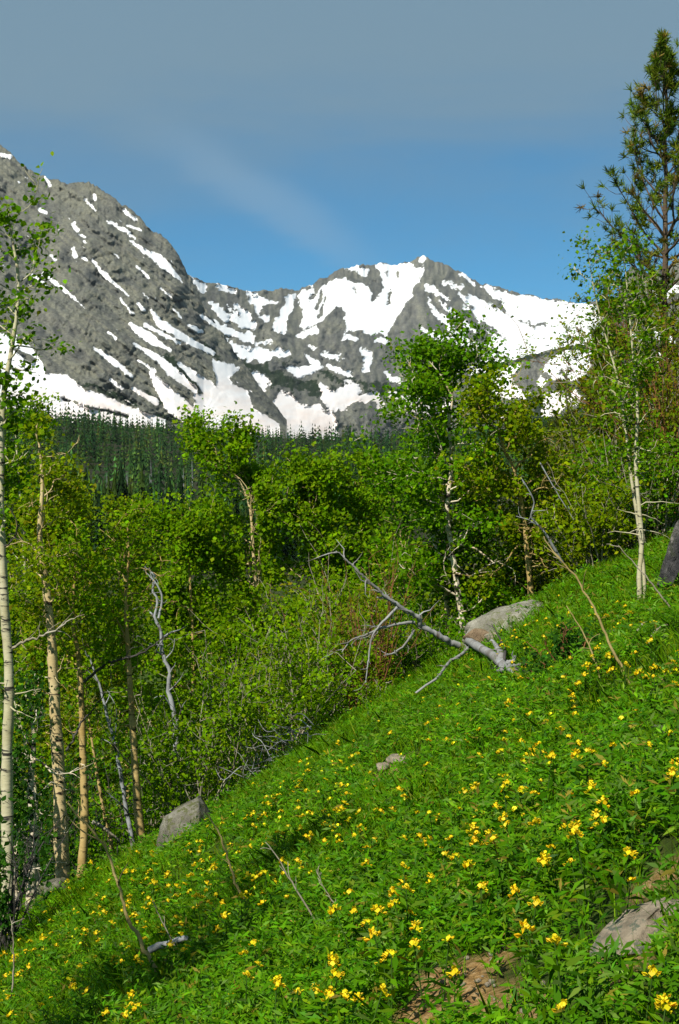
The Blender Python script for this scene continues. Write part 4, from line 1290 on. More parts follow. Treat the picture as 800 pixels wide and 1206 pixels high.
shr = [
    # label, u, d, height px, width px, stems, leaves, palette, bark, seed, kwargs
    ('wide green willow shrub spilling over the meadow edge above a heap of dead twigs', 335, 22.0, 215, 210, 34, 6200, GREEN, 'bark_shrub', 71, {}),
    ('willow shrub with many upright rusty red stems under the fallen log', 432, 22.6, 215, 120, 44, 1500, OLIVE, 'bark_red', 72, dict(bareness=.55, twigs=4, flare=.35)),
    ('green willow shrub behind the pointed grey boulder', 238, 21.8, 220, 150, 28, 4200, GREEN, 'bark_shrub', 73, {}),
    ('round willow shrub between the snag and the broad aspen', 262, 24.5, 260, 190, 26, 5200, GREEN, 'bark_shrub', 74, {}),
    ('leafy low bush tucked at the top lip of the meadow', 442, 20.9, 40, 70, 18, 1500, GREEN, 'bark_shrub', 75, dict(size=.045, spread=.06)),
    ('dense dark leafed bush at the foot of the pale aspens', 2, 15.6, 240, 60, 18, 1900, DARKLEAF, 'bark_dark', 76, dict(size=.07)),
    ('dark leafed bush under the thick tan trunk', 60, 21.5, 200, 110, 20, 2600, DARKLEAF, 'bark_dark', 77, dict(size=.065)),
    ('shaded bush behind the grey dead pole', 125, 24, 260, 150, 22, 3600, DEEP, 'bark_dark', 78, {}),
    ('bush behind the leaning tan trunk', 190, 24, 230, 120, 20, 3200, DEEP, 'bark_shrub', 79, {}),
    ('willow shrub beside the rusty red stems', 385, 24, 250, 150, 26, 4600, GREEN, 'bark_shrub', 80, {}),
    ('green bush beneath the tall centre aspen', 500, 23.4, 110, 110, 22, 2800, DEEP, 'bark_shrub', 81, {}),
    ('olive bush behind the low rounded boulder', 620, 24.2, 110, 110, 24, 3000, OLIVE, 'bark_shrub', 82, {}),
    ('dwarf shrub with dark leaves alone in the meadow grass', 662, 13.2, 74, 96, 30, 2600, DARKLEAF, 'bark_red', 83, dict(size=.042, spread=.05, flare=.42)),
    ('dense thicket bush with yellow green leaves beside the slim aspens', 705, 22.5, 130, 150, 30, 4800, YELLOW, 'bark_shrub', 84, {}),
    ('bushy dark green juniper like shrub behind the dark boulder', 770, 22.8, 170, 140, 30, 4600, DEEP, 'bark_shrub', 85, {}),
    ('thicket bush with rusty budding twigs under the tall pine', 792, 23.5, 330, 130, 40, 4200, BUDS, 'bark_red', 86, dict(bareness=.3, flare=.3)),
    ('tall olive thicket bush between the slim aspens and the short pine', 735, 24.5, 300, 150, 32, 6200, OLIVE, 'bark_shrub', 87, {}),
    ('olive thicket bush on the hillside below the low pine', 662, 24, 190, 130, 28, 4600, OLIVE, 'bark_shrub', 88, {}),
    ('olive bush with rusty stems at the hillside edge beside the tall pine', 770, 26.5, 330, 150, 30, 5200, OLIVE, 'bark_red', 89, dict(bareness=.12)),
    ('yellow green bush behind the dense thicket', 690, 26, 230, 140, 26, 4600, YELLOW, 'bark_shrub', 90, {}),
    ('big hillside bush beyond the dark boulder', 815, 25, 300, 150, 26, 4200, OLIVE, 'bark_shrub', 91, {}),
]
for (lab, u, d, hp, wp, ns, nl, cols, bk, sd, kw) in shr:
    kw = dict(kw)
    kw.setdefault('size', .068)
    shrub(lab, u, d, hp, wp, ns, nl, cols, bk, sd, **kw)

# understorey between the trees, further down the slope
rngU = np.random.default_rng(99)
for k, (u, d) in enumerate([(20, 32), (70, 36), (115, 30), (165, 28), (190, 36), (215, 33), (255, 36), (285, 33), (330, 35), (350, 27), (405, 27), (410, 36), (455, 34), (470, 29), (520, 33), (545, 28), (575, 34), (600, 30), (630, 36), (-15, 26), (-40, 34), (310, 26), (232, 26.5), (265, 29), (300, 30), (330, 31)]):
    shrub('green bush of the understorey between the aspen crowns', u, d, rngU.uniform(190, 300) * 24 / d, rngU.uniform(170, 230) * 28 / d, 20, 3400, [GREEN, YELLOW, DEEP, GREEN][k % 4], 'bark_shrub', 200 + k, size=.07,
          group='understorey bushes between the aspens', spread=.13)

# ------------------------------------------------------------------ stones
import bmesh


def ico(sub):
    bm = bmesh.new()
    bmesh.ops.create_icosphere(bm, subdivisions=sub, radius=1)
    V = np.array([v.co[:] for v in bm.verts])
    F = np.array([[v.index for v in f.verts] for f in bm.faces])
    bm.free()
    return V, F


ICO3, ICO4 = ico(4), ico(5)


def rock(name, label, loc, size, rot, mat, seed, cuts=9, rough=.10, sink=.25, group=None, cat='boulder', parent=None, sub=None, tilt=(0, 0), hr=(.46, .84)):
    rng = np.random.default_rng(seed)
    V, F = sub or ICO3
    V = V.copy()
    n = unit(V)
    V = V + n * (rough * 1.3 * fbm(V[:, 0] * 1.7 + seed, V[:, 1] * 1.7 + V[:, 2] * 1.3, seed, 3, .5))[:, None]
    for _ in range(cuts + 7):
        nrm = unit(rng.normal(0, 1, 3))
        h = rng.uniform(*hr)
        dd = V @ nrm
        V = V - np.clip(dd - h, 0, None)[:, None] * nrm
    n = unit(V)
    rough = .06
    V = V + n * (rough * fbm(V[:, 0] * 1.7 + seed, V[:, 1] * 1.7 + V[:, 2] * 1.3, seed, 5, .55) + rough * .6 * fbm(V[:, 2] * 3.1, V[:, 0] * 2.3 - V[:, 1], seed + 3, 4, .6) + rough * .35 * fbm(V[:, 0] * 7 + V[:, 2] * 4, V[:, 1] * 7 - V[:, 2] * 3, seed + 5, 3, .6))[:, None]
    V = V * np.array(size)
    cx, sx = math.cos(tilt[0]), math.sin(tilt[0])
    V = V @ np.array([[1, 0, 0], [0, cx, sx], [0, -sx, cx]])
    cy, sy = math.cos(tilt[1]), math.sin(tilt[1])
    V = V @ np.array([[cy, 0, -sy], [0, 1, 0], [sy, 0, cy]])
    c, s = math.cos(rot), math.sin(rot)
    V = V @ np.array([[c, s, 0], [-s, c, 0], [0, 0, 1]])
    loc = np.array(loc, float)
    V = V + np.array([0, 0, size[2] * (1 - 2 * sink)])
    g = Geo()
    g.add(V, F)
    return tag(link(name, g.mesh(name, smooth=False, color=False), M[mat], parent, tuple(loc)), label, cat, group)


q = G(217, 1003)
rock('boulder', 'pointed grey lichen covered boulder at the lower meadow edge', q, (.46, .36, .36), .3, 'stone_grey', 6, 9, .2, sink=.22, tilt=(0, -.75))
q = at(602, 20.6)
rock('boulder', 'low rounded grey boulder on the crest of the meadow', q, (.66, .44, .34), 0.0, 'stone_pale', 18, 4, .3, sink=.36, tilt=(0, -.42))
q = at(566, 20.6)
rock('boulder', 'brown angular rock wedged under the bleached fallen log', q, (.30, .28, .19), 1.0, 'stone_brown', 12, 10, sink=.25)
q = at(545, 20.9)
rock('stone', 'small rusty stone below the butt of the fallen log', q + np.array([0, 0, .02]), (.13, .12, .13), 1.4, 'stone_brown', 13, 8, sink=.25, cat='stone')
q = at(583, 20.2)
rock('stone', 'cracked grey brown stone between the fallen log and the rounded boulder', q, (.17, .15, .12), 2.0, 'stone_pink', 14, 9, sink=.25, cat='stone')
q = at(810, 15.3)
rock('boulder', 'tall dark streaked boulder at the hillside thicket', q, (.44, .46, .56), .3, 'stone_dark', 31, 9, .35, sink=.2, sub=ICO4, tilt=(0, -.12), hr=(.38, .78))
q = G(765, 1098)
rock('boulder', 'flat lichen spotted pinkish rock sunk in the flowering plants', q, (.22, .16, .06), .55, 'stone_pink', 23, 9, .24, sink=.40, tilt=(.15, -.35))
q = G(728, 1112)
rock('stone', 'dark angular stone against the flat pinkish rock', q, (.055, .05, .045), .2, 'stone_dark', 24, 8, sink=.3, cat='stone')
q = G(6, 1088)
rock('boulder', 'grey stone with a dark hollow under the white barked aspens', q + np.array([.02, .3, 0]), (.26, .24, .20), .7, 'stone_grey', 25, 8, sink=.25)
q = G(70, 1068)
rock('stone', 'mossy grey stone behind the thick tan trunk', q + np.array([-.12, .5, 0]), (.22, .2, .15), 1.7, 'stone_grey', 26, 8, sink=.25, cat='stone')
ICO_S = ico(3)
small = [(640, 996, .045, 'stone_grey', 'grey stone poking out of the leaves mid meadow'), (776, 869, .07, 'stone_grey', 'pale stone near the top of the flowering slope'),
         (470, 899, .10, 'stone_pink', 'low pale stone in the short grass'), (452, 908, .07, 'stone_pink', 'small low stone beside the pale grass stone'),
         (583, 776, .08, 'stone_pink', 'little stone in front of the fallen log'), (720, 748, .06, 'stone_grey', 'grey stone below the slim pale aspen')]
for k, (u, v, s, mt, lab) in enumerate(small):
    rock('stone', lab, G(u, v), (s * 1.3, s, s * .7), k * 1.3, mt, 40 + k, 9, sink=.3, cat='stone', sub=ICO_S)
# pebbles on the bare soil
rngP = np.random.default_rng(55)
for k in range(30):
    u, v = (552 + rngP.normal(0, 24), 1158 + rngP.normal(0, 20)) if k < 22 else (628 + rngP.normal(0, 12), 1186 + rngP.normal(0, 10))
    s = rngP.uniform(.006, .016)
    rock('pebble', 'small tan pebble on the bare orange soil', G(u, v), (s * 1.3, s, s * .8), rngP.uniform(0, 6), 'stone_pink', 70 + k, 6, sink=.3, cat='pebble', group='pebbles on the bare soil', sub=ico(2) if k == 0 else ICO_P)
    if k == 0:
        ICO_P = ico(2)

# ------------------------------------------------------------------ dead wood
d0 = 20.6


def PP(l, d):
    a = np.array(l, float)
    return P(a[:, 0], a[:, 1], d)


log_o = thing('fallen_log', at(560, d0), 'bleached grey fallen tree lying over the rocks with bare forked branches', 'log')
lb = np.array(log_o.location)


def LG(l, dv=22):
    """wood lying on the slope: each pixel at the distance of the ground just below it"""
    return np.array([P(u_, v_, G(u_, v_ + dv)[1]) for (u_, v_) in l])


def log_part(nm, paths, mat, seed, twig=.0):
    rng = np.random.default_rng(seed)
    g = Geo()
    for (pts, ra, rb) in paths:
        p = resample(pts, max(10, len(pts) * 5), ra * .12, rng)
        tube(g, p, np.linspace(ra, rb, len(p)), 8 if ra > .02 else 6, rng=rng, knob=.07)
        if twig:
            for qk in range(4, len(p) - 1, 4):
                tw = limb(rng, p[qk], rng.normal(0, 1, 3) + unit(p[qk] - p[qk - 1]), twig * rng.uniform(.4, 1.2), 4, .35, .02)
                tube(g, tw, np.linspace(ra * .3, .002, len(tw)), 4, cap=False)
    link(nm, g.mesh(nm, lb, smooth=True, color=False), M[mat], log_o)


log_part('trunk', [(LG([(596, 786), (582, 773), (566, 764), (553, 755), (538, 746)]), .050, .038),
                   (PP([(541, 760), (530, 756), (519, 750), (507, 743), (495, 737), (494, 728), (486, 723), (481, 721), (468, 712), (455, 703), (443, 692), (431, 681), (416, 667), (396, 648)], np.linspace(20.3, 19.6, 14)), .042, .006)], 'bark_log', 5, .34)
for kr, (ru, rv, rd) in enumerate([(608, 776, 0), (604, 793, 0), (586, 793, 0), (580, 757, 0), (612, 786, 0)]):
    log_part('root', [(LG([(588, 779), (597 * .6 + ru * .4, 784 * .5 + rv * .5), (ru, rv - 3)]), .042, .012)], 'bark_log', 80 + kr, .12)
log_part('branch', [(PP([(468, 713), (456, 705), (444, 704)], [19.9, 19.85, 19.8]), .022, .008)], 'bark_log', 6, .1)
log_part('branch', [(PP([(488, 733), (475, 734), (463, 736), (446, 741), (430, 748), (414, 754), (403, 768)], np.linspace(20, 19.5, 7)), .022, .006)], 'bark_log', 7, .34)
log_part('branch', [(PP([(488, 742), (482, 752), (474, 762), (461, 770), (452, 772)], np.linspace(20.0, 19.7, 5)), .018, .006)], 'bark_log', 8, .22)
log_part('branch', [(PP([(468, 715), (457, 727), (446, 738), (438, 752), (434, 778), (431, 804)], np.linspace(19.8, 19.6, 6)), .018, .006)], 'bark_log', 9, .3)
log_part('branch', [(np.array([LG([(568, 766)])[0]] + [G(*q_) + np.array([0, 0, h_]) for q_, h_ in [((556, 782), .22), ((545, 793), .22), ((534, 800), .22), ((524, 810), .22), ((515, 821), .2), ((501, 832), .2), ((490, 840), .2)]]), .034, .012)], 'bark_log', 10, .1)
log_part('dead_branch', [(LG([(592, 784), (595, 768), (588, 750), (579, 735)], 26), .016, .005)], 'bark_dark', 11, .15)
log_part('dead_branch', [(LG([(585, 782), (595, 788), (606, 786), (622, 792)]), .014, .005)], 'bark_dark', 12, .15)

dead_tree('dead_branch', 'grey forked dead branch leaning out of the thicket above the boulder',
          [(PP([(662, 662), (654, 648), (641, 626), (626, 609), (629, 590), (616, 565)], np.linspace(19.5, 19.2, 6)), .020, .005),
           (PP([(641, 626), (632, 618), (622, 612), (608, 608)], 19.35), .008, .004)], 'bark_dead', 'branch', 25)


dead_tree('dead_branch', 'thin pale dead twig arching out of the thicket behind the forked branch', [(PP([(636, 545), (648, 566), (662, 590), (676, 612)], 20.5), .010, .004)], 'bark_dead', 'branch', 26)


def sapling(label, pts, r0, seed, mat='bark_sapling', twigs=3, group=None, toward=.0):
    p0 = G(*pts[0])
    d = np.linspace(p0[1], p0[1] + toward, len(pts))
    p = P([q[0] for q in pts], [q[1] for q in pts], d)
    p[0] = p0 - np.array([0, 0, .03])
    r0 *= .68
    rng = np.random.default_rng(seed)
    g = Geo()
    pts_ = resample(p, len(pts) * 5, r0 * .35, rng)
    tube(g, pts_, np.linspace(r0, r0 * .35, len(pts_)), 7, rng=rng, knob=.06)
    for k in range(twigs):
        qk = rng.integers(len(pts_) // 3, len(pts_) - 1)
        tw = limb(rng, pts_[qk], unit(pts_[qk] - pts_[qk - 1]) * 1.2 + rng.normal(0, .5, 3), rng.uniform(.12, .35) * np.linalg.norm(pts_[-1] - pts_[0]) * .6, 5, .18, .03)
        tube(g, tw, np.linspace(r0 * .4, .002, len(tw)), 4, cap=False)
    return tag(link('bare_sapling', g.mesh('bare_sapling', p0, smooth=True, color=False), M[mat], loc=tuple(p0)), label, 'sapling', group)


sapling('long bare yellow sapling bent over from the grey log scrap in the flowers', [(200, 1167), (176, 1127), (151, 1082), (141, 1046), (126, 1002), (109, 979), (80, 947)], .019, 1)
sapling('bare tan sapling leaning by the pointed grey boulder', [(305, 1079), (281, 1048), (267, 1006), (258, 981), (244, 957)], .015, 2, twigs=1)
sapling('dark thin bare sapling leaning in the shaded flowers', [(386, 1100), (355, 1058), (331, 1016), (314, 992)], .009, 3, 'bark_shrub', 4)
sapling('spindly grey twig bush stems beside the dark thin sapling', [(408, 1087), (396, 1067), (383, 1048), (372, 1024)], .007, 4, 'bark_shrub', 7)
sapling('bare stem growing upright through the yellow flowers below the stones', [(11, 1206), (14, 1170), (17, 1130), (14, 1085)], .014, 5, 'bark_shrub', 3)
sapling('long bare golden sapling leaning toward the grey forked branch', [(746, 810), (718, 757), (702, 722), (678, 680), (657, 655), (640, 632)], .017, 6, twigs=3)
sapling('short bare golden sapling next to the dwarf shrub', [(709, 800), (694, 759), (680, 733), (667, 713)], .012, 7, twigs=2)
sapling('bare sapling leaning across the foot of the slim pale aspen', [(803, 730), (771, 692), (748, 664), (727, 642)], .013, 8, 'bark_shrub', 2)
sapling('thin dark stem leaning behind the long yellow sapling', [(222, 1146), (205, 1112), (190, 1083), (180, 1060)], .008, 9, 'bark_shrub', 1)
p0 = G(196, 1158)
dead_tree('log_scrap', 'short weathered grey log scrap lying in the yellow flowers', [(np.array([G(176, 1162), G(190, 1156), G(205, 1152), G(220, 1147)]) + np.array([0, 0, .20]), .022, .015)], 'bark_log', 'log', 31, twig=False)
# heap of dead twigs under the willow
tw = []
rngT = np.random.default_rng(7)
for k in range(30):
    a = G(rngT.uniform(300, 372), 0 + rngT.uniform(905, 925)) if False else at(rngT.uniform(295, 372), rngT.uniform(20.3, 21.0))
    L = rngT.uniform(.25, .6)
    dr = unit(np.array([-.5 + rngT.normal(0, .7), rngT.normal(0, .5), .35 + rngT.normal(0, .45)]))
    p1 = a + np.array([0, 0, rngT.uniform(.02, .35)])
    tw.append((np.array([p1, p1 + dr * L * .35 + rngT.normal(0, .05, 3), p1 + dr * L * .7 + rngT.normal(0, .07, 3), p1 + dr * L]), rngT.uniform(.004, .008), .0025))
dead_tree('twig_heap', 'heap of bare grey dead twigs at the meadow lip under the willow', tw, 'bark_dead', 'brushwood', 33, twig=False, origin=at(335, 20.6))
for k, (a, b_, lab) in enumerate([((748, 760), (768, 744), 'short grey stick on the grass below the slim aspen'), ((762, 772), (790, 748), 'crooked brown stick on the grass beside the dark boulder'), ((668, 1000), (690, 985), 'thin stick hidden in the leaves mid slope')]):
    dead_tree('fallen_stick', lab, [(np.array([G(*a), (G(*a) + G(*b_)) / 2 + np.array([0, 0, .05]), G(*b_)]) + np.array([0, 0, .07]), .012, .006)], 'bark_shrub', 'stick', 50 + k, twig=False)

# ------------------------------------------------------------------ meadow plants


def in_meadow(x, y):
    U = x / y
    return (y < 24.5)


MEADOW = [(4, (0.060, 0.180, 0.001)), (3, (0.085, 0.208, 0.002)), (2, (0.034, 0.120, 0.001)), (1, (0.13, 0.230, 0.004)), (.4, (0.12, 0.22, 0.03)), (.25, (0.20, 0.17, 0.02))]
GRASSY = [(3, (0.090, 0.225, 0.001)), (3, (0.120, 0.245, 0.002)), (1, (0.19, 0.235, 0.008)), (1, (0.048, 0.14, 0.001))]


def scatter(rng, n, d0, d1, umin=-130, umax=930, dens=1.0):
    d = np.sqrt(rng.uniform(d0 * d0, d1 * d1, n))
    u = rng.uniform(umin, umax, n)
    x = (u - 400) / FPX * d
    # strips beyond the picture's edges, so that a step aside still meets the meadow
    m = int(n * .2 * 3.0 / (.555 * .5 * (d0 + d1)))
    d2 = np.sqrt(rng.uniform(d0 * d0, d1 * d1, m))
    x2 = rng.choice([-1, 1], m) * (.277 * d2 + rng.uniform(0, 1.5, m))
    return np.concatenate([x, x2]), np.concatenate([d, d2])


def normals(x, y):
    e = .08
    dzx = (gz(x + e, y) - gz(x - e, y)) / (2 * e)
    dzy = (gz(x, y + e) - gz(x, y - e)) / (2 * e)
    return unit(np.stack([-dzx, -dzy, np.ones_like(dzx)], -1))


def triads(g, rng, B, up, h, nl, size, cols, wid=.26, tone=None):
    """leafy stems: whorls of three lance leaflets climbing a stem"""
    n = len(B)
    k = nl
    f = np.tile(np.linspace(.18, 1.0, k), (n, 1)) + rng.normal(0, .04, (n, k))
    lean = unit(up * 1.0 + np.array([0, 0, .7]) + rng.normal(0, .28, (n, 3)))
    C = B[:, None] + lean[:, None] * (h[:, None] * f)[..., None]
    C = C + rng.normal(0, .012, C.shape)
    a0 = rng.uniform(0, 6.283, (n, k))
    cols_ = palette(rng, n * k, cols) * (np.ones(n * k) if tone is None else np.repeat(tone, k))[:, None]
    for j in range(3):
        a = a0 + j * 2.1 + rng.normal(0, .25, (n, k))
        el = rng.normal(.45, .35, (n, k))
        t = np.stack([np.cos(a) * np.cos(el), np.sin(a) * np.cos(el), np.sin(el)], -1).reshape(-1, 3)
        s = (size * (1.15 - .45 * np.abs(f - .5))).ravel() * rng.uniform(.7, 1.25, n * k)
        ctr = C.reshape(-1, 3) + t * s[:, None] * .55
        leaves(g, rng, ctr, s, cols_ * np.exp(rng.normal(0, .12, (n * k, 1))), up=1.3, aspect=wid, shape='lance', tdir=t)


def build_meadow():
    rng = np.random.default_rng(77)
    g = Geo()
    # leafy forbs: density falls with distance as leaves shrink below the picture's grain
    for (d0_, d1_, per, nl, size, wid) in [(3.2, 7.5, 330, 8, .050, .24), (7.5, 12, 230, 7, .053, .25), (12, 17, 150, 5, .055, .27), (17, 24.5, 110, 4, .062, .30)]:
        area = .5 * (1060 / FPX) * (d1_ ** 2 - d0_ ** 2) * 1.2
        n = int(area * per)
        x, y = scatter(rng, n, d0_, d1_)
        n = len(x)
        den = .62 + .9 * fbm(x / 1.1, y / 1.1, 31, 3)
        grassy = np.clip(fbm(x / 2.6, y / 2.6, 35, 3) * 2.2 + (y - 10) * .09, 0, 1)
        keep = (rng.uniform(0, 1, n) < den * (1 - .55 * grassy)) & (bare_amount(x, y) < .12)
        x, y = x[keep], y[keep]
        B = np.stack([x, y, gz(x, y)], -1)
        up = normals(x, y)
        h = (.17 + .10 * fbm(x / .8, y / .8, 37, 3)) * rng.uniform(.6, 1.25, len(x)) * np.clip(.45 - .6 * bare_amount(x, y), .35, 1)
        h = np.maximum(h, .06)
        tone = np.exp(.30 * fbm(x / 1.6, y / 1.6, 41, 3) + rng.normal(0, .12, len(x)))
        triads(g, rng, B, up, h, nl, np.full((len(x), 1), size) * np.ones((1, nl)), MEADOW, wid, tone)
    tag(link('meadow_leaves', g.mesh('meadow_leaves'), M['meadow_leaf']), 'dense green leafy ground cover of the sloping meadow', 'ground cover', kind='stuff')
    # grass blades
    g2 = Geo()
    for (d0_, d1_, per, hh, ww) in [(3.2, 9, 900, .14, .0018), (9, 16, 1000, .16, .003), (16, 25, 750, .17, .0045)]:
        area = .5 * (1060 / FPX) * (d1_ ** 2 - d0_ ** 2) * 1.2
        n = int(area * per)
        x, y = scatter(rng, n, d0_, d1_)
        n = len(x)
        grassy = np.clip(fbm(x / 2.6, y / 2.6, 35, 3) * 2.2 + (y - 10) * .09, 0, 1)
        keep = (rng.uniform(0, 1, n) < .3 + .7 * grassy) & (bare_amount(x, y) < .25)
        x, y = x[keep], y[keep]
        n = len(x)
        B = np.stack([x, y, gz(x, y)], -1)
        t = unit(normals(x, y) + np.array([0, 0, .8]) + rng.normal(0, .35, (n, 3)))
        h = hh * rng.uniform(.5, 1.4, (n, 1))
        sd = unit(np.cross(t, rng.normal(0, 1, (n, 3))))
        bend = rng.normal(0, .3, (n, 3)) * h * np.array([1, 1, .2])
        w = ww * rng.uniform(.7, 1.3, (n, 1))
        m = B + t * h * .55 + bend * .25
        tip = B + t * h + bend
        V = np.stack([B - sd * w, B + sd * w, m + sd * w * .8, tip, m - sd * w * .8], 1).reshape(-1, 3)
        col = palette(rng, n, GRASSY, .2) * np.exp(.25 * fbm(x / 1.6, y / 1.6, 41, 3))[:, None]
        g2.add(V, np.arange(n * 5).reshape(n, 5), np.repeat(col, 5, 0))
    tag(link('grass', g2.mesh('grass'), M['meadow_leaf']), 'fine green grass blades growing through the meadow plants', 'grass', kind='stuff')
    # low plants of the shaded ground beyond the meadow edge
    g3 = Geo()
    n = 2000
    x, y = scatter(rng, n, 23, 44, -150, 950)
    n = len(x)
    B = np.stack([x, y, gz(x, y)], -1)
    triads(g3, rng, B, normals(x, y), rng.uniform(.12, .4, n), 3, np.full((n, 3), .2), DEEP, .45)
    tag(link('undergrowth', g3.mesh('undergrowth'), M['leaf']), 'low leafy undergrowth on the ground beneath the aspens', 'undergrowth', kind='stuff')


build_meadow()

# ------------------------------------------------------------------ golden flowering plants
YEL = [(3, (0.80, 0.64, 0.008)), (2, (0.82, 0.71, 0.012)), (1, (0.78, 0.55, 0.008))]


def blossom_mesh(rng, nb, L, fs):
    g = Geo()
    f = np.linspace(0, 1, nb)
    a = np.arange(nb) * 2.2 + rng.uniform(0, 6, nb)
    for i in range(nb):
        out = np.array([math.cos(a[i]), math.sin(a[i]), .25 + .5 * f[i]])
        out = unit(out)
        c = np.array([0, 0, f[i] * L]) + out * fs * (.75 - .35 * f[i])
        s = fs * (1.1 - .45 * f[i]) * rng.uniform(.85, 1.15)
        col = palette(rng, 1, YEL, .08)[0]
        side = unit(np.cross(out, [0, 0, 1]))
        upv = np.cross(side, out)
        # banner petal, two wings and the keel
        ban = [c + upv * s * .1, c + side * s * .55 + upv * s * .55, c + side * s * .25 + upv * s * .95 - out * s * .1, c - side * s * .25 + upv * s * .95 - out * s * .1, c - side * s * .55 + upv * s * .55]
        g.add(ban, [[0, 1, 2, 3, 4]], col)
        for sg in (-1, 1):
            g.add([c, c + side * sg * s * .34 + out * s * .35 + upv * s * .12, c + out * s * .95 + side * sg * s * .12, c + out * s * .4 - upv * s * .22], [[0, 1, 2, 3]], col * (1.0, .93, 1))
        g.add([c - upv * s * .05, c + out * s * .5 - upv * s * .38, c + out * s * .95 - upv * s * .05], [[0, 1, 2]], col * (.95, .82, 1))
    return g


def leafy_mesh(rng, h, lean):
    g = Geo()
    pts = np.array([[0, 0, -.02], [lean[0] * .4, lean[1] * .4, h * .5], [lean[0], lean[1], h]])
    tube(g, resample(pts, 6), np.linspace(.004, .002, 6), 4, (0.06, 0.13, 0.02), cap=False)
    n = 7
    B = np.array([[0, 0, 0.0]])
    tri = Geo()
    f = np.linspace(.2, .9, n)
    C = np.array([[lean[0] * q * q, lean[1] * q * q, h * q] for q in f])
    for j in range(3):
        a = np.arange(n) * 2.2 + j * 2.1
        t = np.stack([np.cos(a), np.sin(a), np.full(n, .5)], -1)
        t = unit(t)
        s = .075 * rng.uniform(.8, 1.2, n)
        leaves(g, rng, C + t * s[:, None] * .55, s, palette(rng, n, MEADOW), up=1.3, aspect=.27, shape='lance', tdir=t)
    return g


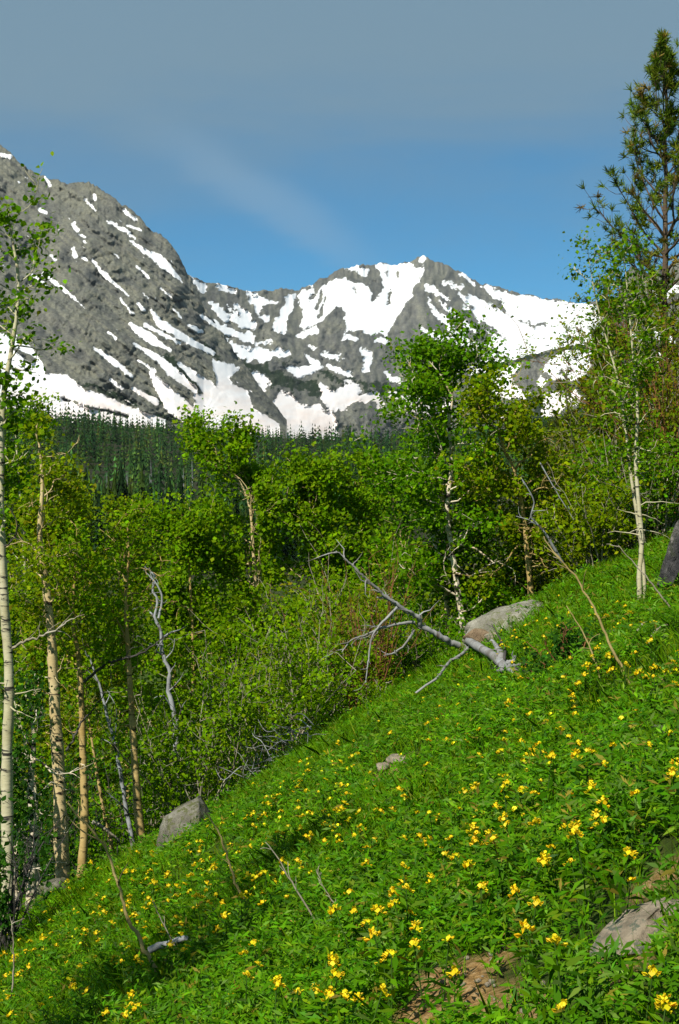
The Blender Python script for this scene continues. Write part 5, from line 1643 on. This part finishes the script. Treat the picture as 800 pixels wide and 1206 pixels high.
def build_flowers():
    rng = np.random.default_rng(5)
    protos = []
    for k in range(8):
        h = [.26, .30, .24, .28, .32, .25, .27, .22][k]
        lean = rng.normal(0, .03, 2)
        lm = leafy_mesh(rng, h, lean).mesh('leaves')
        gb = blossom_mesh(rng, [10, 8, 12, 7, 14, 6, 9, 5][k], [.030, .026, .038, .022, .045, .016, .03, .012][k], .021)
        off = np.array([lean[0], lean[1], h - .015])
        gb.v = [v + off for v in gb.v]
        protos.append((lm, gb.mesh('flower_head')))
    # flower heads seen in the photograph: pixel of the head, size class
    seen = [(592, 972, 4), (601, 1028, 4), (596, 1012, 1), (695, 1013, 4), (652, 986, 1), (645, 1126, 0), (669, 1149, 1), (618, 1076, 1), (555, 997, 2), (557, 1010, 0), (562, 1032, 3), (572, 920, 5), (603, 930, 5),
            (602, 944, 3), (641, 915, 1), (656, 904, 3), (686, 893, 5), (686, 903, 2), (700, 907, 3), (717, 944, 2), (720, 948, 0), (698, 968, 2), (714, 966, 3), (686, 890, 5), (743, 883, 3), (786, 905, 2), (798, 906, 1), (787, 866, 3), (797, 930, 2),
            (712, 890, 5), (514, 997, 0), (534, 996, 5), (527, 1010, 5), (497, 1037, 4), (473, 1050, 2), (482, 1073, 1), (480, 1076, 3), (508, 1084, 2), (455, 1075, 0), (421, 1090, 3), (416, 1086, 1), (430, 1105, 3),
            (447, 1098, 1), (460, 1124, 0), (388, 1155, 4), (408, 1183, 2), (347, 1163, 4), (352, 1172, 3), (365, 1180, 2), (322, 1186, 3), (390, 1172, 1), (370, 1196, 2), (418, 1192, 1), (460, 1152, 3), (462, 1140, 5), (437, 1019, 0), (404, 1190, 3),
            (437, 985, 5), (425, 975, 5), (298, 1123, 1), (311, 1118, 5), (297, 1137, 3), (286, 1166, 1), (268, 1170, 5), (270, 1090, 3), (230, 1117, 5), (205, 1110, 5), (185, 1188, 3), (163, 1200, 5), (140, 1190, 2), (150, 1200, 3), (128, 1195, 1), (95, 1165, 2),
            (100, 1160, 3), (85, 1158, 3), (113, 1165, 1), (20, 1150, 2), (5, 1148, 4), (10, 1156, 3), (25, 1135, 3), (60, 1113, 4), (65, 1118, 2), (45, 1122, 1), (75, 1140, 5), (95, 1105, 1), (120, 1102, 3), (130, 1090, 5), (150, 1060, 2), (142, 1068, 3), (110, 1060, 2), (152, 1032, 4), (160, 1030, 3),
            (175, 1043, 3), (180, 1048, 1), (195, 1035, 2), (193, 1062, 3), (168, 1085, 1), (190, 1108, 3), (135, 1135, 2), (150, 1138, 1), (232, 1000, 5), (250, 1012, 3), (243, 1026, 2), (270, 1010, 5), (290, 1003, 3), (300, 1040, 2), (310, 1045, 1), (318, 1043, 3), (240, 1075, 1), (225, 1070, 3), (255, 1068, 2), (300, 960, 5), (315, 945, 3),
            (310, 950, 2), (305, 958, 1), (285, 968, 5), (330, 985, 3), (342, 972, 5), (392, 906, 3), (402, 955, 3), (410, 950, 5), (395, 962, 1), (360, 980, 2), (330, 938, 5), (345, 945, 3), (536, 1150, 1), (755, 1145, 1), (664, 1190, 1), (775, 1206, 2), (500, 1124, 5), (520, 1122, 3), (460, 1090, 5), (440, 1096, 3),
            (560, 830, 5), (545, 870, 5), (586, 877, 3), (597, 860, 5), (630, 845, 5), (640, 850, 3), (678, 828, 5), (560, 815, 5), (570, 808, 3), (612, 790, 5), (597, 765, 3), (590, 748, 3), (605, 745, 5), (622, 740, 5), (640, 735, 3), (668, 805, 5), (690, 800, 3), (713, 795, 5), (725, 793, 3), (716, 785, 2), (763, 803, 3), (776, 802, 5), (780, 780, 3),
            (790, 775, 5), (765, 745, 3), (700, 730, 5), (712, 735, 3), (658, 738, 5), (737, 730, 3), (728, 710, 5), (690, 718, 3), (520, 835, 5), (507, 862, 5), (555, 895, 3), (600, 893, 3), (640, 890, 5), (620, 945, 5), (560, 940, 3), (530, 955, 5), (515, 975, 3), (495, 1000, 5), (480, 960, 5), (470, 985, 3), (578, 985, 3), (565, 1000, 5), (630, 1010, 5)]
    extra = []
    for _ in range(115):
        z = rng.uniform()
        if z < .55:
            u = rng.uniform(-30, 330)
            v = 1120 - .42 * u + rng.uniform(-40, 95)
        elif z < .8:
            u, v = rng.normal(590, 90), rng.normal(960, 75)
        else:
            u, v = rng.normal(680, 80), rng.normal(800, 40)
        if 0 < v < 1206:
            extra.append((u, v, int(rng.choice([0, 1, 3, 5, 7, 7]))))
    MARKS = [tuple(G(u_, v_)[:2]) + (t_,) for (u_, v_, t_) in [
        (550, 1165, 'beside the bare orange soil'), (745, 1105, 'around the flat pinkish rock'), (640, 996, 'by the grey stone mid meadow'), (776, 869, 'by the pale stone high on the slope'),
        (470, 899, 'near the low pale stone in the grass'), (217, 1003, 'near the pointed grey boulder'), (198, 1160, 'by the grey log scrap'), (305, 1078, 'at the tan leaning sapling'),
        (400, 1090, 'around the spindly grey twig stems'), (12, 1195, 'round the upright bare stem'), (40, 1100, 'below the white barked aspens'), (345, 925, 'below the heap of dead twigs'),
        (570, 790, 'below the bleached fallen log'), (612, 745, 'in front of the rounded boulder'), (662, 790, 'around the dwarf shrub'), (755, 725, 'at the foot of the slim aspens'), (746, 812, 'at the root of the long golden sapling'), (520, 1010, 'on the open slope above the bare soil'), (95, 1060, 'below the golden aspen trunks')]]
    for (u, v, k) in seen + extra:
        h = [.26, .30, .24, .28, .32, .25, .27, .22][k]
        # the head shows at the pixel: root stands that much lower on the slope
        q = G(u, v)
        q2 = G(u, min(v + (h * .92) * FPX / q[1], 1500), 2.0)
        sz = {4: 'large many blossomed', 2: 'large many blossomed', 0: 'mid sized', 1: 'mid sized', 6: 'mid sized', 3: 'small', 5: 'small', 7: 'tiny'}[k]
        near = min(MARKS, key=lambda m: np.hypot(m[0] - q2[0], m[1] - q2[1]))[2]
        o = thing('golden_pea_plant', q2 - np.array([0, 0, .01]), '%s yellow golden pea flower %s' % (sz, near), 'flower', 'yellow flowers in the meadow')
        o.rotation_euler = (rng.normal(0, .09), rng.normal(0, .09), rng.uniform(0, 6.283))
        s = rng.uniform(.82, 1.1)
        o.scale = (s, s, s)
        lm, fm = protos[k]
        link('leaves', lm, M['meadow_leaf'], o)
        link('flower_head', fm, M['petal'], o)


build_flowers()


def more_flowers():
    """flower heads past the 300 biggest: small ones between them"""
    rng = np.random.default_rng(15)
    g = Geo()
    protos = [blossom_mesh(rng, nb, L, .019) for nb, L in ((5, .014), (7, .02), (4, .01))]
    n = 0
    while n < 330:
        z = rng.uniform()
        if z < .62:
            u = rng.uniform(-40, 420)
            v = 1112 - .42 * u + rng.uniform(-50, 110)
        elif z < .85:
            u, v = rng.normal(560, 120), rng.normal(930, 70)
        else:
            u, v = rng.normal(690, 80), rng.normal(790, 40)
        if not (0 < v < 1230):
            continue
        q = G(u, v)
        if bare_amount(q[0], q[1]) > -.2 or q[1] > 21.5 or fbm(np.array(q[0] / .7), np.array(q[1] / .7), 93, 2) < -.15:
            continue
        n += 1
        p = protos[n % 3]
        a = rng.uniform(0, 6.28)
        Rm = np.array([[math.cos(a), math.sin(a), 0], [-math.sin(a), math.cos(a), 0], [0, 0, 1]])
        off = q + np.array([0, 0, rng.uniform(.15, .24)])
        for V, F, c in zip(p.v, p.f, p.c):
            pass
        V = np.concatenate(p.v) @ Rm * rng.uniform(.8, 1.1) + off
        b0 = g.n
        g.v.append(V)
        g.c.append(np.concatenate(p.c))
        g.f.extend([F + b0 for F in p.f])
        g.n += len(V)
    tag(link('meadow_flowers', g.mesh('meadow_flowers'), M['petal']), 'scattered small yellow blossoms among the leaves of the meadow', 'flowers', kind='stuff')


more_flowers()

# ------------------------------------------------------------------ thin mountain air


def build_haze():
    g = Geo()
    x0, x1, y0, y1, z0, z1 = -9000, 9000, -3500, 9500, -320, 1500
    V = [(x0, y0, z0), (x1, y0, z0), (x1, y1, z0), (x0, y1, z0), (x0, y0, z1), (x1, y0, z1), (x1, y1, z1), (x0, y1, z1)]
    g.add(V, [[0, 3, 2, 1], [4, 5, 6, 7], [0, 1, 5, 4], [1, 2, 6, 5], [2, 3, 7, 6], [3, 0, 4, 7]])
    m, n, l = new_mat('haze')
    out = N(n, 'ShaderNodeOutputMaterial')
    pv = N(n, 'ShaderNodeVolumePrincipled')
    pv.inputs['Color'].default_value = (0.72, 0.84, 0.95, 1)
    pv.inputs['Density'].default_value = 0.00002
    pv.inputs['Anisotropy'].default_value = 0.2
    l.new(pv.outputs[0], out.inputs['Volume'])
    tag(link('haze', g.mesh('haze', color=False), m), 'thin pale blue haze filling the valley air', 'haze', kind='stuff')


build_haze()
